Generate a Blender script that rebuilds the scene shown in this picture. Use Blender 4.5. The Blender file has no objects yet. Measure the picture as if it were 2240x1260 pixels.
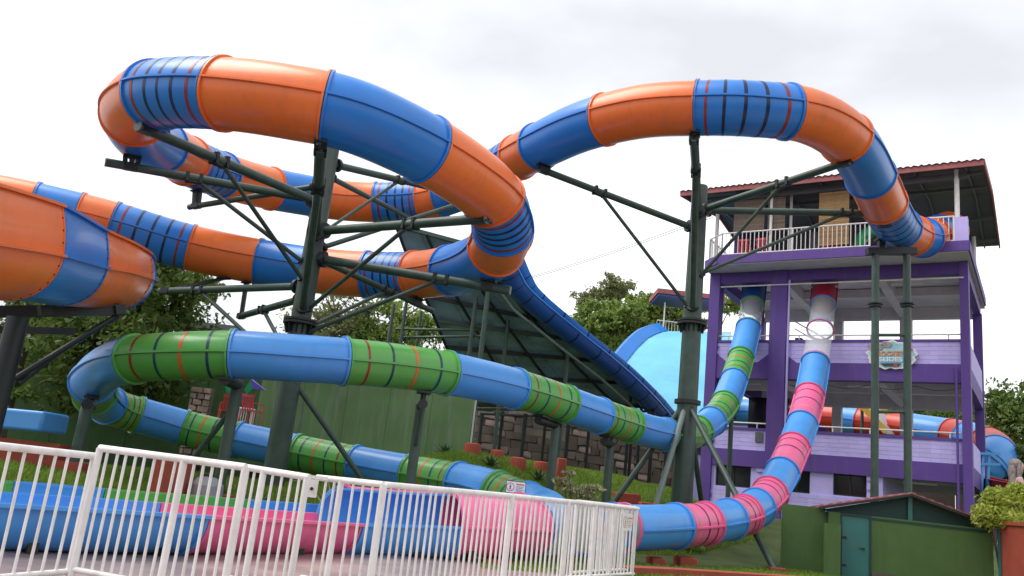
import bpy, bmesh, math, random
import numpy as np
from mathutils import Vector, Matrix
random.seed(7); RNG = np.random.default_rng(7)
scn = bpy.context.scene
C = scn.collection

# ------------------------------------------------------------------ camera
FPX, PITCH, ROLL, EYE = 1820.0, math.radians(13.75), math.radians(6.4), 1.15
_f = np.array([0, math.cos(PITCH), math.sin(PITCH)])
_r0 = np.array([1.0, 0, 0]); _u0 = np.array([0, -math.sin(PITCH), math.cos(PITCH)])
_r = math.cos(ROLL) * _r0 + math.sin(ROLL) * _u0
_u = -math.sin(ROLL) * _r0 + math.cos(ROLL) * _u0
EYEP = np.array([0, 0, EYE])
cam = bpy.data.cameras.new('camera'); cam_o = bpy.data.objects.new('camera', cam); C.objects.link(cam_o)
cam.sensor_width = 36.0; cam.lens = 36.0 * FPX / 2240.0
cam.clip_start = 0.1; cam.clip_end = 3000
cam_o.matrix_world = Matrix(((_r[0], _u[0], -_f[0], 0), (_r[1], _u[1], -_f[1], 0), (_r[2], _u[2], -_f[2], EYE), (0, 0, 0, 1)))
scn.camera = cam_o

# ------------------------------------------------------------------ sky, sun, exposure
SUN_EL, SUN_ROT = math.radians(60), math.radians(268)
w = bpy.data.worlds.new('World'); scn.world = w; w.use_nodes = True
nt = w.node_tree; N = nt.nodes; L = nt.links
N.clear()
out = N.new('ShaderNodeOutputWorld'); bg = N.new('ShaderNodeBackground')
sky = N.new('ShaderNodeTexSky'); sky.sky_type = 'NISHITA'; sky.sun_disc = False
sky.sun_elevation = SUN_EL; sky.sun_rotation = SUN_ROT; sky.dust_density = 4.0
skys = N.new('ShaderNodeVectorMath'); skys.operation = 'SCALE'; skys.inputs['Scale'].default_value = 0.10
tc = N.new('ShaderNodeTexCoord'); mp = N.new('ShaderNodeMapping'); mp.inputs['Scale'].default_value = (1.0, 1.0, 2.0); mp.inputs['Location'].default_value = (3.1, 5.1, 4.0)
n1 = N.new('ShaderNodeTexNoise'); n1.inputs['Scale'].default_value = 1.25; n1.inputs['Detail'].default_value = 6; n1.inputs['Roughness'].default_value = 0.5
rp = N.new('ShaderNodeValToRGB')
rp.color_ramp.elements[0].position = 0.38; rp.color_ramp.elements[0].color = (0.44, 0.45, 0.47, 1)
rp.color_ramp.elements[1].position = 0.66; rp.color_ramp.elements[1].color = (0.80, 0.805, 0.815, 1)
mx = N.new('ShaderNodeMix'); mx.data_type = 'RGBA'; mx.inputs['Factor'].default_value = 0.93
L.new(tc.outputs['Generated'], mp.inputs['Vector']); L.new(mp.outputs['Vector'], n1.inputs['Vector'])
L.new(n1.outputs['Fac'], rp.inputs['Fac']); L.new(sky.outputs['Color'], skys.inputs[0])
L.new(skys.outputs['Vector'], mx.inputs['A']); L.new(rp.outputs['Color'], mx.inputs['B'])
L.new(mx.outputs['Result'], bg.inputs['Color']); L.new(bg.outputs['Background'], out.inputs['Surface'])
bg.inputs['Strength'].default_value = 1.0
sl = bpy.data.lights.new('sun', 'SUN'); sl.energy = 1.5; sl.angle = math.radians(40); sl.color = (1, 0.97, 0.93)
so = bpy.data.objects.new('sun', sl); C.objects.link(so)
sdir = Vector((math.sin(SUN_ROT) * math.cos(SUN_EL), math.cos(SUN_ROT) * math.cos(SUN_EL), math.sin(SUN_EL)))
so.rotation_euler = (-sdir).to_track_quat('-Z', 'Y').to_euler()
vs = scn.view_settings; vs.view_transform = 'Standard'; vs.look = 'None'; vs.exposure = 0.98; vs.gamma = 1.0
vs.use_curve_mapping = False
scn.render.film_transparent = False
scn.cycles.max_bounces = 6; scn.cycles.transparent_max_bounces = 12

# ------------------------------------------------------------------ helpers
def V(*a): return np.array(a, float)
def at(px, py, d): return EYEP + d * (_f + (px - 1120) / FPX * _r + (630 - py) / FPX * _u)   # photo pixel at a chosen distance -> world
def pj(p):
    q = np.asarray(p, float) - EYEP; d = q @ _f
    return 1120 + FPX * (q @ _r) / d, 630 - FPX * (q @ _u) / d
def unit(v): v = np.asarray(v, float); return v / (np.linalg.norm(v) + 1e-12)
def sstep(t): t = np.clip(t, 0, 1); return t * t * (3 - 2 * t)
def H(x, y):                                          # terrain height
    s = (-0.741 * (x + 5) + 0.671 * (y - 9) - 2.4) / 7.5
    A = 0.62 + 1.65 * sstep((x + 6) / 5.5) - 0.95 * sstep((x - 5) / 4)
    return A * np.maximum(sstep(s), sstep((y - 23.5) / 8.5) * sstep((x - 1) / 6))

class MB:
    def __init__(s): s.v = []; s.f = []
    def add(s, vs, fs):
        o = len(s.v); s.v.extend([tuple(map(float, p)) for p in vs]); s.f.extend([tuple(i + o for i in f) for f in fs]); return s
    def hexa(s, p):                                   # 8 corners: bottom 4, top 4
        return s.add(p, [(3, 2, 1, 0), (4, 5, 6, 7), (0, 1, 5, 4), (1, 2, 6, 5), (2, 3, 7, 6), (3, 0, 4, 7)])
    def box(s, c, sz, ax=None):
        c = np.asarray(c, float); X, Y, Z = ax if ax is not None else (V(1, 0, 0), V(0, 1, 0), V(0, 0, 1))
        a, b, d = [k / 2 for k in sz]
        P = [c + X * i * a + Y * j * b + Z * k * d for k in (-1, 1) for i, j in ((-1, -1), (1, -1), (1, 1), (-1, 1))]
        return s.hexa(P)
    def pipe(s, p0, p1, r0, r1=None, n=12, cap=True):
        p0 = np.asarray(p0, float); p1 = np.asarray(p1, float); r1 = r0 if r1 is None else r1
        t = unit(p1 - p0); a = unit(np.cross(t, V(0, 0, 1) if abs(t[2]) < 0.9 else V(1, 0, 0))); b = np.cross(t, a)
        vs = []
        for p, r in ((p0, r0), (p1, r1)):
            for k in range(n):
                q = 2 * math.pi * k / n; vs.append(p + r * (math.cos(q) * a + math.sin(q) * b))
        fs = [(k, (k + 1) % n, n + (k + 1) % n, n + k) for k in range(n)]
        if cap: fs += [tuple(range(n))[::-1], tuple(range(n, 2 * n))]
        return s.add(vs, fs)
    def bar(s, p0, p1, wd, ht, up=(0, 0, 1)):
        p0 = np.asarray(p0, float); p1 = np.asarray(p1, float); t = p1 - p0; ln = np.linalg.norm(t); t = t / ln
        up = np.asarray(up, float)
        if abs(t @ unit(up)) > 0.95: up = V(0, 1, 0)
        sd = unit(np.cross(t, up)); uu = np.cross(sd, t)
        return s.box((p0 + p1) / 2, (ln, wd, ht), (t, sd, uu))
    def path(s, pts, rads, n=8, cap=True):
        pts = [np.asarray(p, float) for p in pts]; vs = []; m = len(pts)
        if not hasattr(rads, '__len__'): rads = [rads] * m
        for i, p in enumerate(pts):
            t = unit(pts[min(i + 1, m - 1)] - pts[max(i - 1, 0)])
            a = unit(np.cross(t, V(0, 0, 1) if abs(t[2]) < 0.95 else V(1, 0, 0))); b = np.cross(t, a)
            for k in range(n):
                q = 2 * math.pi * k / n; vs.append(p + rads[i] * (math.cos(q) * a + math.sin(q) * b))
        fs = [(i * n + k, i * n + (k + 1) % n, (i + 1) * n + (k + 1) % n, (i + 1) * n + k) for i in range(m - 1) for k in range(n)]
        if cap: fs += [tuple(range(n))[::-1], tuple(range((m - 1) * n, m * n))]
        return s.add(vs, fs)
    def sweep(s, rings, closed=True, caps=False):
        n = len(rings[0]); vs = [p for r in rings for p in r]; m = len(rings)
        kk = n if closed else n - 1
        fs = [(i * n + k, i * n + (k + 1) % n, (i + 1) * n + (k + 1) % n, (i + 1) * n + k) for i in range(m - 1) for k in range(kk)]
        if caps: fs += [tuple(range(n))[::-1], tuple(range((m - 1) * n, m * n))]
        return s.add(vs, fs)
    def lathe(s, base, prof, n=20):
        base = np.asarray(base, float)
        rings = [[base + V(r * math.cos(2 * math.pi * k / n), r * math.sin(2 * math.pi * k / n), z) for k in range(n)] for r, z in prof]
        return s.sweep(rings, True, True)
    def prism(s, poly, d):                             # poly: 3d outline, extruded by vector d
        poly = [np.asarray(p, float) for p in poly]; n = len(poly); d = np.asarray(d, float)
        return s.add(poly + [p + d for p in poly], [tuple(range(n))[::-1], tuple(range(n, 2 * n))] + [(k, (k + 1) % n, n + (k + 1) % n, n + k) for k in range(n)])
    def mesh(s, name, off=None, sharp=35):
        me = bpy.data.meshes.new(name)
        vs = s.v if off is None else (np.array(s.v) - np.asarray(off)).tolist()
        me.from_pydata(vs, [], s.f); me.update()
        if sharp is not None:
            bm = bmesh.new(); bm.from_mesh(me); bmesh.ops.recalc_face_normals(bm, faces=bm.faces); bm.to_mesh(me); bm.free()
            me.shade_smooth(); me.set_sharp_from_angle(angle=math.radians(sharp))
        return me
    def build(s, name, mat, root=None, parent=None, sharp=35):
        off = ROOTLOC.get(root.name) if root is not None else None
        me = s.mesh(name, off, sharp); me.materials.append(M[mat])
        o = bpy.data.objects.new(name, me); C.objects.link(o)
        o.parent = parent if parent is not None else root
        return o
ROOTLOC = {}
def thing(name, label, cat, loc=(0, 0, 0), group=None):
    o = bpy.data.objects.new(name, None); C.objects.link(o); o.location = tuple(map(float, loc)); o.empty_display_size = 0.2
    o['label'] = label; o['category'] = cat
    if group: o['group'] = group
    ROOTLOC[o.name] = np.asarray(loc, float); return o
def tag(o, label, cat, group=None):
    o['label'] = label; o['category'] = cat
    if group: o['group'] = group
    return o
def inst(name, me, root, pos, mat3=None, parent=None, scale=None):
    o = bpy.data.objects.new(name, me); C.objects.link(o); o.parent = parent if parent is not None else root
    p = np.asarray(pos, float) - (ROOTLOC[root.name] if root is not None else 0)
    m = Matrix.Identity(4) if mat3 is None else Matrix(np.array(mat3, float).T.tolist()).to_4x4()
    if scale is not None: m = m @ Matrix.Diagonal((*scale, 1))
    m.translation = Vector(p.tolist()); o.matrix_local = m
    return o
def npmesh(name, verts, nper, mat):                    # many separate quads / tris from one array
    me = bpy.data.meshes.new(name); nv = len(verts); nf = nv // nper
    me.vertices.add(nv); me.vertices.foreach_set('co', np.asarray(verts, np.float32).ravel())
    me.loops.add(nv); me.loops.foreach_set('vertex_index', np.arange(nv, dtype=np.int32))
    me.polygons.add(nf); me.polygons.foreach_set('loop_start', np.arange(0, nv, nper, dtype=np.int32))
    me.update(); me.validate(); me.materials.append(M[mat]); return me

# ------------------------------------------------------------------ materials
M = {}
def mat(name, col, rough=0.5, metal=0.0, var=0.12, vscale=2.0, dirt=0.0, dirtcol=(0.03, 0.03, 0.025), coat=0.0, bump=0.0, bscale=60.0, streak=0.0, alpha=1.0, spec=0.5, island=0.0, objrand=0.0, ddet=8):
    m = bpy.data.materials.new(name); m.use_nodes = True; t = m.node_tree; nn = t.nodes; ll = t.links
    b = nn['Principled BSDF']; b.inputs['Roughness'].default_value = rough; b.inputs['Metallic'].default_value = metal
    b.inputs['Coat Weight'].default_value = coat; b.inputs['Coat Roughness'].default_value = 0.08; b.inputs['Specular IOR Level'].default_value = spec
    tcn = nn.new('ShaderNodeTexCoord'); geo = nn.new('ShaderNodeNewGeometry')
    no = nn.new('ShaderNodeTexNoise'); no.inputs['Scale'].default_value = vscale; no.inputs['Detail'].default_value = 6
    ll.new(geo.outputs['Position'], no.inputs['Vector'])
    mr = nn.new('ShaderNodeMapRange'); mr.inputs['From Min'].default_value = 0.25; mr.inputs['From Max'].default_value = 0.75
    mr.inputs['To Min'].default_value = 1 - var; mr.inputs['To Max'].default_value = 1 + var
    ll.new(no.outputs['Fac'], mr.inputs['Value'])
    sc = nn.new('ShaderNodeVectorMath'); sc.operation = 'SCALE'; sc.inputs[0].default_value = col
    if island:
        mr2 = nn.new('ShaderNodeMapRange'); mr2.inputs['To Min'].default_value = 1 - island; mr2.inputs['To Max'].default_value = 1 + island
        ll.new(geo.outputs['Random Per Island'], mr2.inputs['Value'])
        mu = nn.new('ShaderNodeMath'); mu.operation = 'MULTIPLY'; ll.new(mr.outputs['Result'], mu.inputs[0]); ll.new(mr2.outputs['Result'], mu.inputs[1])
        ll.new(mu.outputs[0], sc.inputs['Scale'])
    else: ll.new(mr.outputs['Result'], sc.inputs['Scale'])
    cur = sc.outputs['Vector']
    if objrand:
        oi = nn.new('ShaderNodeObjectInfo'); m3 = nn.new('ShaderNodeMapRange'); m3.inputs['To Min'].default_value = 1 - objrand; m3.inputs['To Max'].default_value = 1 + objrand
        ll.new(oi.outputs['Random'], m3.inputs['Value']); s3 = nn.new('ShaderNodeVectorMath'); s3.operation = 'SCALE'; ll.new(cur, s3.inputs[0]); ll.new(m3.outputs['Result'], s3.inputs['Scale']); cur = s3.outputs['Vector']
    if dirt or streak:
        mpn = nn.new('ShaderNodeMapping'); n2 = nn.new('ShaderNodeTexNoise'); n2.inputs['Detail'].default_value = ddet; n2.inputs['Roughness'].default_value = 0.65
        mpn.inputs['Scale'].default_value = (4.5, 4.5, 0.35) if streak else (1.3, 1.3, 1.3)
        n2.inputs['Scale'].default_value = 1.0
        ll.new(geo.outputs['Position'], mpn.inputs['Vector']); ll.new(mpn.outputs['Vector'], n2.inputs['Vector'])
        r2 = nn.new('ShaderNodeMapRange'); r2.inputs['From Min'].default_value = 0.5; r2.inputs['From Max'].default_value = 0.72
        r2.inputs['To Max'].default_value = max(dirt, streak)
        ll.new(n2.outputs['Fac'], r2.inputs['Value'])
        mxn = nn.new('ShaderNodeMix'); mxn.data_type = 'RGBA'; mxn.inputs['B'].default_value = (*dirtcol, 1)
        ll.new(r2.outputs['Result'], mxn.inputs['Factor']); ll.new(cur, mxn.inputs['A']); cur = mxn.outputs['Result']
    ll.new(cur, b.inputs['Base Color'])
    rr = nn.new('ShaderNodeMapRange'); rr.inputs['To Min'].default_value = max(0.02, rough - 0.09); rr.inputs['To Max'].default_value = min(1, rough + 0.12)
    ll.new(no.outputs['Fac'], rr.inputs['Value']); ll.new(rr.outputs['Result'], b.inputs['Roughness'])
    if bump:
        n3 = nn.new('ShaderNodeTexNoise'); n3.inputs['Scale'].default_value = bscale; n3.inputs['Detail'].default_value = 5
        ll.new(geo.outputs['Position'], n3.inputs['Vector'])
        bp = nn.new('ShaderNodeBump'); bp.inputs['Strength'].default_value = bump; bp.inputs['Distance'].default_value = 0.02
        ll.new(n3.outputs['Fac'], bp.inputs['Height']); ll.new(bp.outputs['Normal'], b.inputs['Normal'])
    if alpha < 1:
        b.inputs['Alpha'].default_value = alpha
    M[name] = m; return m
def leafmat(name, col, col2, trans=0.35):
    m = bpy.data.materials.new(name); m.use_nodes = True; t = m.node_tree; nn = t.nodes; ll = t.links
    b = nn['Principled BSDF']; b.inputs['Roughness'].default_value = 0.55; b.inputs['Specular IOR Level'].default_value = 0.3
    geo = nn.new('ShaderNodeNewGeometry'); no = nn.new('ShaderNodeTexNoise'); no.inputs['Scale'].default_value = 0.55; no.inputs['Detail'].default_value = 3
    ll.new(geo.outputs['Position'], no.inputs['Vector'])
    ad = nn.new('ShaderNodeMath'); ad.operation = 'ADD'; ad.inputs[1].default_value = -0.25
    mu = nn.new('ShaderNodeMath'); mu.operation = 'MULTIPLY'; mu.inputs[1].default_value = 0.5
    ll.new(geo.outputs['Random Per Island'], mu.inputs[0]); ll.new(no.outputs['Fac'], ad.inputs[0])
    a2 = nn.new('ShaderNodeMath'); a2.operation = 'ADD'; a2.use_clamp = True; ll.new(ad.outputs[0], a2.inputs[0]); ll.new(mu.outputs[0], a2.inputs[1])
    mxn = nn.new('ShaderNodeMix'); mxn.data_type = 'RGBA'; mxn.inputs['A'].default_value = (*col, 1); mxn.inputs['B'].default_value = (*col2, 1)
    ll.new(a2.outputs[0], mxn.inputs['Factor']); ll.new(mxn.outputs['Result'], b.inputs['Base Color'])
    tr = nn.new('ShaderNodeBsdfTranslucent'); ll.new(mxn.outputs['Result'], tr.inputs['Color'])
    ms = nn.new('ShaderNodeMixShader'); ms.inputs[0].default_value = trans
    ll.new(b.outputs[0], ms.inputs[1]); ll.new(tr.outputs[0], ms.inputs[2]); ll.new(ms.outputs[0], nn['Material Output'].inputs['Surface'])
    M[name] = m; return m
GEL = dict(rough=0.34, coat=0.12, var=0.10, vscale=0.9, streak=0.16, dirtcol=(0.12, 0.11, 0.10), ddet=3)
mat('orange', (0.85, 0.18, 0.034), **GEL); mat('blue', (0.016, 0.20, 0.66), **GEL)
mat('green', (0.10, 0.38, 0.075), **GEL); mat('crimson', (0.42, 0.02, 0.05), **GEL); mat('pink', (0.79, 0.14, 0.32), **GEL)
mat('deep_blue', (0.012, 0.085, 0.36), **GEL); mat('red_gel', (0.55, 0.035, 0.012), **GEL); mat('bright_blue', (0.07, 0.31, 0.76), **GEL)
mat('pale_blue', (0.17, 0.50, 0.70), rough=0.45, var=0.12, vscale=0.5, dirt=0.3, dirtcol=(0.30, 0.62, 0.76), spec=0.25)
mat('yellow_gel', (0.72, 0.42, 0.04), **GEL)
mat('stripe_red', (0.27, 0.025, 0.02), rough=0.3); mat('stripe_navy', (0.006, 0.018, 0.07), rough=0.3)
mat('stripe_orange', (0.70, 0.11, 0.03), rough=0.3); mat('stripe_teal', (0.01, 0.05, 0.10), rough=0.3)
mat('stripe_pale', (0.55, 0.30, 0.28), rough=0.3)
mat('steel_green', (0.042, 0.078, 0.060), rough=0.42, var=0.3, vscale=3, streak=0.4, dirtcol=(0.085, 0.075, 0.055), bump=0.05)
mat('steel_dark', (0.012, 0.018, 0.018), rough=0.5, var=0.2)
mat('steel_pale', (0.16, 0.21, 0.19), rough=0.5, var=0.2)
mat('purple', (0.105, 0.050, 0.28), rough=0.6, var=0.1, vscale=1.5, streak=0.5, dirtcol=(0.13, 0.095, 0.22))
mat('lavender', (0.53, 0.46, 0.88), rough=0.65, var=0.08, vscale=2.0, streak=0.3, dirtcol=(0.42, 0.37, 0.64), bump=0.15, bscale=30, objrand=0.05)
mat('concrete_white', (0.58, 0.57, 0.58), rough=0.8, var=0.1, dirt=0.2, dirtcol=(0.35, 0.34, 0.33), bump=0.1)
mat('roof_red', (0.34, 0.10, 0.10), rough=0.6, var=0.2, vscale=3, dirt=0.4, dirtcol=(0.16, 0.06, 0.055))
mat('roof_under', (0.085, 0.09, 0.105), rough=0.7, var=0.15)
mat('white_paint', (0.78, 0.765, 0.75), rough=0.38, var=0.10, vscale=9, streak=0.45, dirtcol=(0.48, 0.41, 0.34), bump=0.06)
mat('white_board', (0.80, 0.79, 0.78), rough=0.5, var=0.04)
mat('glass_dark', (0.008, 0.010, 0.012), rough=0.12, var=0.1)
mat('clear', (0.80, 0.84, 0.86), rough=0.12, var=0.08, vscale=1.5, alpha=0.32, dirt=0.12, dirtcol=(0.8, 0.8, 0.8))
mat('bamboo_tan', (0.40, 0.25, 0.11), rough=0.8, var=0.15, vscale=8, objrand=0.2)
mat('bamboo_grey', (0.19, 0.145, 0.11), rough=0.8, var=0.15, vscale=8, objrand=0.2)
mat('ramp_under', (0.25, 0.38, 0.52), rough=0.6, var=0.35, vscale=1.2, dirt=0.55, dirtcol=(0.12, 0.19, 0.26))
mat('terracotta', (0.34, 0.062, 0.035), rough=0.75, var=0.2, vscale=3, dirt=0.4, dirtcol=(0.16, 0.05, 0.035), bump=0.2)
mat('wall_green', (0.135, 0.245, 0.095), rough=0.7, var=0.18, vscale=0.9, streak=0.9, dirtcol=(0.25, 0.30, 0.23), bump=0.1)
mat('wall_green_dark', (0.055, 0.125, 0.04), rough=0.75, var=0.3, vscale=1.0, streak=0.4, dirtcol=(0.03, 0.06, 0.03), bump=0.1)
mat('shed_green', (0.065, 0.135, 0.030), rough=0.6, var=0.15, vscale=1.5, streak=0.6, dirtcol=(0.045, 0.075, 0.025), bump=0.2, bscale=25)
mat('teal', (0.03, 0.16, 0.15), rough=0.4, var=0.1); mat('teal_dark', (0.010, 0.045, 0.04), rough=0.6, var=0.2)
mat('stone', (0.26, 0.20, 0.16), rough=0.9, var=0.35, vscale=2.5, bump=0.5, bscale=14, objrand=0.4)
mat('mortar', (0.12, 0.10, 0.085), rough=0.95, var=0.2, bump=0.3)
mat('plaster', (0.155, 0.12, 0.098), rough=0.9, var=0.3, vscale=1.2, streak=0.6, dirtcol=(0.12, 0.085, 0.065), bump=0.3, bscale=20, objrand=0.35)
mat('pavement', (0.33, 0.25, 0.235), rough=0.35, var=0.35, vscale=0.9, dirt=0.5, dirtcol=(0.12, 0.085, 0.08), bump=0.15, bscale=25)
mat('gravel', (0.30, 0.27, 0.24), rough=0.95, var=0.25, vscale=6, bump=0.5, bscale=90)
mat('soil_grass', (0.060, 0.095, 0.022), rough=0.95, var=0.4, vscale=1.3, dirt=0.5, dirtcol=(0.11, 0.085, 0.035), bump=0.4)
mat('soil', (0.085, 0.06, 0.045), rough=0.95, var=0.3, vscale=1.5, bump=0.4)
mat('bark', (0.12, 0.085, 0.06), rough=0.9, var=0.35, vscale=6, bump=0.5, bscale=30)
leafmat('leaf_dark', (0.044, 0.085, 0.018), (0.18, 0.26, 0.055)); leafmat('leaf_mid', (0.085, 0.15, 0.028), (0.32, 0.42, 0.10))
leafmat('leaf_olive', (0.10, 0.125, 0.045), (0.34, 0.36, 0.16)); leafmat('leaf_lime', (0.16, 0.26, 0.03), (0.60, 0.62, 0.12))
leafmat('leaf_cream', (0.22, 0.25, 0.10), (0.62, 0.60, 0.36), 0.2); leafmat('agave', (0.035, 0.075, 0.04), (0.08, 0.14, 0.07), 0.1)
leafmat('grass', (0.11, 0.20, 0.02), (0.28, 0.42, 0.06), 0.35)
mat('statue', (0.36, 0.27, 0.25), rough=0.6, var=0.15, vscale=8, dirt=0.4, dirtcol=(0.14, 0.12, 0.12)); mat('statue_hair', (0.26, 0.22, 0.21), rough=0.8, var=0.5, vscale=22)
mat('statue_skin', (0.55, 0.36, 0.34), rough=0.5, var=0.08)
mat('plastic_pink', (0.75, 0.08, 0.14), rough=0.35, var=0.05); mat('plastic_red', (0.62, 0.05, 0.04), rough=0.35, var=0.05)
mat('plastic_green', (0.03, 0.42, 0.16), rough=0.35, var=0.08); mat('plastic_magenta', (0.80, 0.10, 0.38), rough=0.35, var=0.08); mat('plastic_violet', (0.20, 0.13, 0.75), rough=0.35, var=0.1)
mat('tin_grey', (0.10, 0.11, 0.115), rough=0.5, var=0.2); mat('drum_grey', (0.28, 0.29, 0.32), rough=0.5, var=0.2)
mat('canopy_brown', (0.30, 0.17, 0.06), rough=0.6, var=0.3, vscale=2); mat('rock_grey', (0.33, 0.31, 0.29), rough=0.7, var=0.3, vscale=10)
mat('print_orange', (0.80, 0.28, 0.04), rough=0.4); mat('print_blue', (0.25, 0.60, 0.80), rough=0.4, var=0.15, vscale=6); mat('print_red', (0.55, 0.04, 0.06), rough=0.4); mat('print_sky', (0.36, 0.62, 0.72), rough=0.4, var=0.2, vscale=4)
mat('print_dark', (0.03, 0.06, 0.10), rough=0.4); mat('brass', (0.5, 0.35, 0.1), rough=0.35, metal=1.0)
mat('cyan_paint', (0.06, 0.35, 0.68), rough=0.4, var=0.08)

# ------------------------------------------------------------------ ground
def sheet(name, x0, x1, y0, y1, nx, ny, fz, matn, keep=None):
    xs = np.linspace(x0, x1, nx); ys = np.linspace(y0, y1, ny); b = MB()
    b.v = [(float(x), float(y), float(fz(x, y))) for y in ys for x in xs]
    for j in range(ny - 1):
        for i in range(nx - 1):
            if keep is None or keep((xs[i] + xs[i + 1]) / 2, (ys[j] + ys[j + 1]) / 2):
                b.f.append((j * nx + i, j * nx + i + 1, (j + 1) * nx + i + 1, (j + 1) * nx + i))
    o = b.build(name, matn, sharp=None); o.data.shade_smooth(); o['kind'] = 'structure'; return o
def sline(x, y): return -0.741 * (x + 5) + 0.671 * (y - 9)
sheet('ground', -900, 900, -300, 1500, 40, 40, lambda x, y: -0.06, 'soil')
sheet('lawn', -45, 60, 5, 95, 300, 260, lambda x, y: float(H(np.float64(x), np.float64(y))) - 0.02, 'soil_grass')
sheet('pavement', -14, 3.4, 3, 15.2, 60, 40, lambda x, y: 0.012, 'pavement', lambda x, y: sline(x, y) < 2.3 and x < -0.2 + (y - 13) * -0.9 + 2.2)
sheet('path', 6, 40, 3, 17.2, 30, 16, lambda x, y: 0.012, 'gravel', lambda x, y: y < 16.8)

# ------------------------------------------------------------------ slide builder
def crom(ctrl, t):
    ctrl = np.asarray(ctrl); n = len(ctrl); t = np.clip(t, 0, n - 1 - 1e-6); i = int(t); u = t - i
    g = lambda k: ctrl[k] if 0 <= k < n else (2 * ctrl[0] - ctrl[1] if k < 0 else 2 * ctrl[n - 1] - ctrl[n - 2])
    p0, p1, p2, p3 = g(i - 1), g(i), g(i + 1), g(i + 2)
    return 0.5 * ((2 * p1) + (p2 - p0) * u + (2 * p0 - 5 * p1 + 4 * p2 - p3) * u * u + (3 * p1 - p0 - 3 * p2 + p3) * u ** 3)
def frame(ctrl, t):
    p = crom(ctrl, t); T = unit(crom(ctrl, t + 0.02) - crom(ctrl, t - 0.02))
    S = unit(np.cross(T, V(0, 0, 1))); U = np.cross(S, T); return p, T, S, U
def seglen(ctrl, a, b):
    q = [crom(ctrl, t) for t in np.linspace(a, b, 20)]; return sum(np.linalg.norm(q[i + 1] - q[i]) for i in range(19))
def ringp(fr, r, a0=0, a1=360, n=32, full=True):
    p, T, S, U = fr
    A = np.radians(np.linspace(a0, a1, n, endpoint=not full)); return [p + r * (math.cos(q) * S + math.sin(q) * U) for q in A]
def tube_section(root, ctrl, a, b, R, matn, stripes=(), nseg=36, fl=0.045, flmat=None, arc=None, lip=0.10, ribs=True):
    ln = seglen(ctrl, a, b); dt = (b - a) / ln; gap = 0.008 * dt
    n = max(3, int(ln / 0.16)); ts = np.linspace(a + gap, b - gap, n); frs = [frame(ctrl, t) for t in ts]
    mb = MB()
    if arc is None: mb.sweep([ringp(f, R, n=nseg) for f in frs], True)
    else:
        a0, a1 = arc; k = 26
        mb.sweep([ringp(f, R, a0, a1, k, False) + ringp(f, R - 0.03, a1, a0, k, False) for f in frs], True, True)
    sec = mb.build('tube_section' if arc is None else 'flume_section', matn, root)
    fm = flmat or matn
    fw = 0.04 * dt                                                            # collars where sections are bolted together
    for s0, s1 in ((a + gap, a + gap + fw), (b - gap - fw, b - gap)):
        f0, f1 = frame(ctrl, s0), frame(ctrl, s1); m2 = MB()
        if arc is None:
            m2.sweep([ringp(f0, R - 0.01, n=nseg), ringp(f0, R + fl, n=nseg), ringp(f1, R + fl, n=nseg), ringp(f1, R - 0.01, n=nseg)], True)
        else:
            m2.sweep([ringp(f, R + fl * 0.8, arc[0], arc[1], 26, False) + ringp(f, R - 0.012, arc[1], arc[0], 26, False) for f in (f0, f1)], True, True)
        m2.build('flange', fm, root, sec)
    if arc is None and ribs:
        for sg in (1, -1):                                                    # bolted half-shell seam
            rings = []
            for p, T, S, U in frs:
                e = sg * S; rings.append([p + e * (R - 0.01) + U * 0.028, p + e * (R + fl * 1.15) + U * 0.022, p + e * (R + fl * 1.15) - U * 0.018, p + e * (R - 0.01) - U * 0.03])
            MB().sweep(rings, True, True).build('seam_rib', matn, root, sec)
    if arc is not None and lip:
        for sg, an in ((-1, arc[0]), (1, arc[1])):
            rings = []
            for p, T, S, U in frs:
                q = math.radians(an); e = math.cos(q) * S + math.sin(q) * U; o = S * (1 if e @ S > 0.2 else -1 if e @ S < -0.2 else 0) + (U if abs(e @ S) <= 0.2 else 0)
                t1 = np.cross(T, o); c = p + e * R
                rings.append([c - o * 0.03 + t1 * 0.018, c + o * lip + t1 * 0.018, c + o * lip - t1 * 0.018, c - o * 0.03 - t1 * 0.018])
            MB().sweep(rings, True, True).build('lip', matn, root, sec)
    for k, sm in enumerate(stripes):
        tm = a + (b - a) * (k + 0.75) / (len(stripes) + 0.5); hw = (0.036 if R > 0.6 else 0.026) * dt
        MB().sweep([ringp(frame(ctrl, t), R + 0.005, n=nseg) for t in (tm - hw, tm, tm + hw)], True).build('stripe', sm, root, sec)
    return sec

SO = ('stripe_red', 'stripe_navy', 'stripe_navy', 'stripe_navy', 'stripe_red')
OG = [at(*p) for p in [(2075, 505, 32.6), (2022, 520, 31.0), (1972, 503, 29.2), (1938, 455, 27.4), (1908, 393, 25.5), (1858, 310, 23.3), (1770, 255, 22), (1640, 238, 21.5), (1520, 237, 21.8),
    (1400, 245, 22.5), (1280, 275, 23.8), (1190, 315, 25.3), (1120, 352, 27), (1040, 400, 28.7), (960, 432, 29.6), (870, 442, 30), (760, 440, 30), (640, 422, 29),
    (540, 400, 27.3), (450, 370, 25.3), (378, 335, 23.3), (316, 296, 21), (294, 246, 19), (335, 211, 17.6), (415, 203, 16.9), (520, 208, 16.4), (640, 225, 16.1),
    (760, 250, 16.2), (880, 300, 16.8), (990, 362, 17.8), (1075, 430, 18.9), (1100, 505, 20.1), (1075, 555, 21.5), (1010, 585, 23.3), (930, 600, 24.8),
    (840, 602, 25.6), (720, 595, 26), (590, 576, 26.4), (480, 556, 26.2), (380, 532, 25.9), (260, 496, 25.5), (150, 468, 25.1), (20, 440, 24.6), (-160, 410, 24)]]
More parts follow.
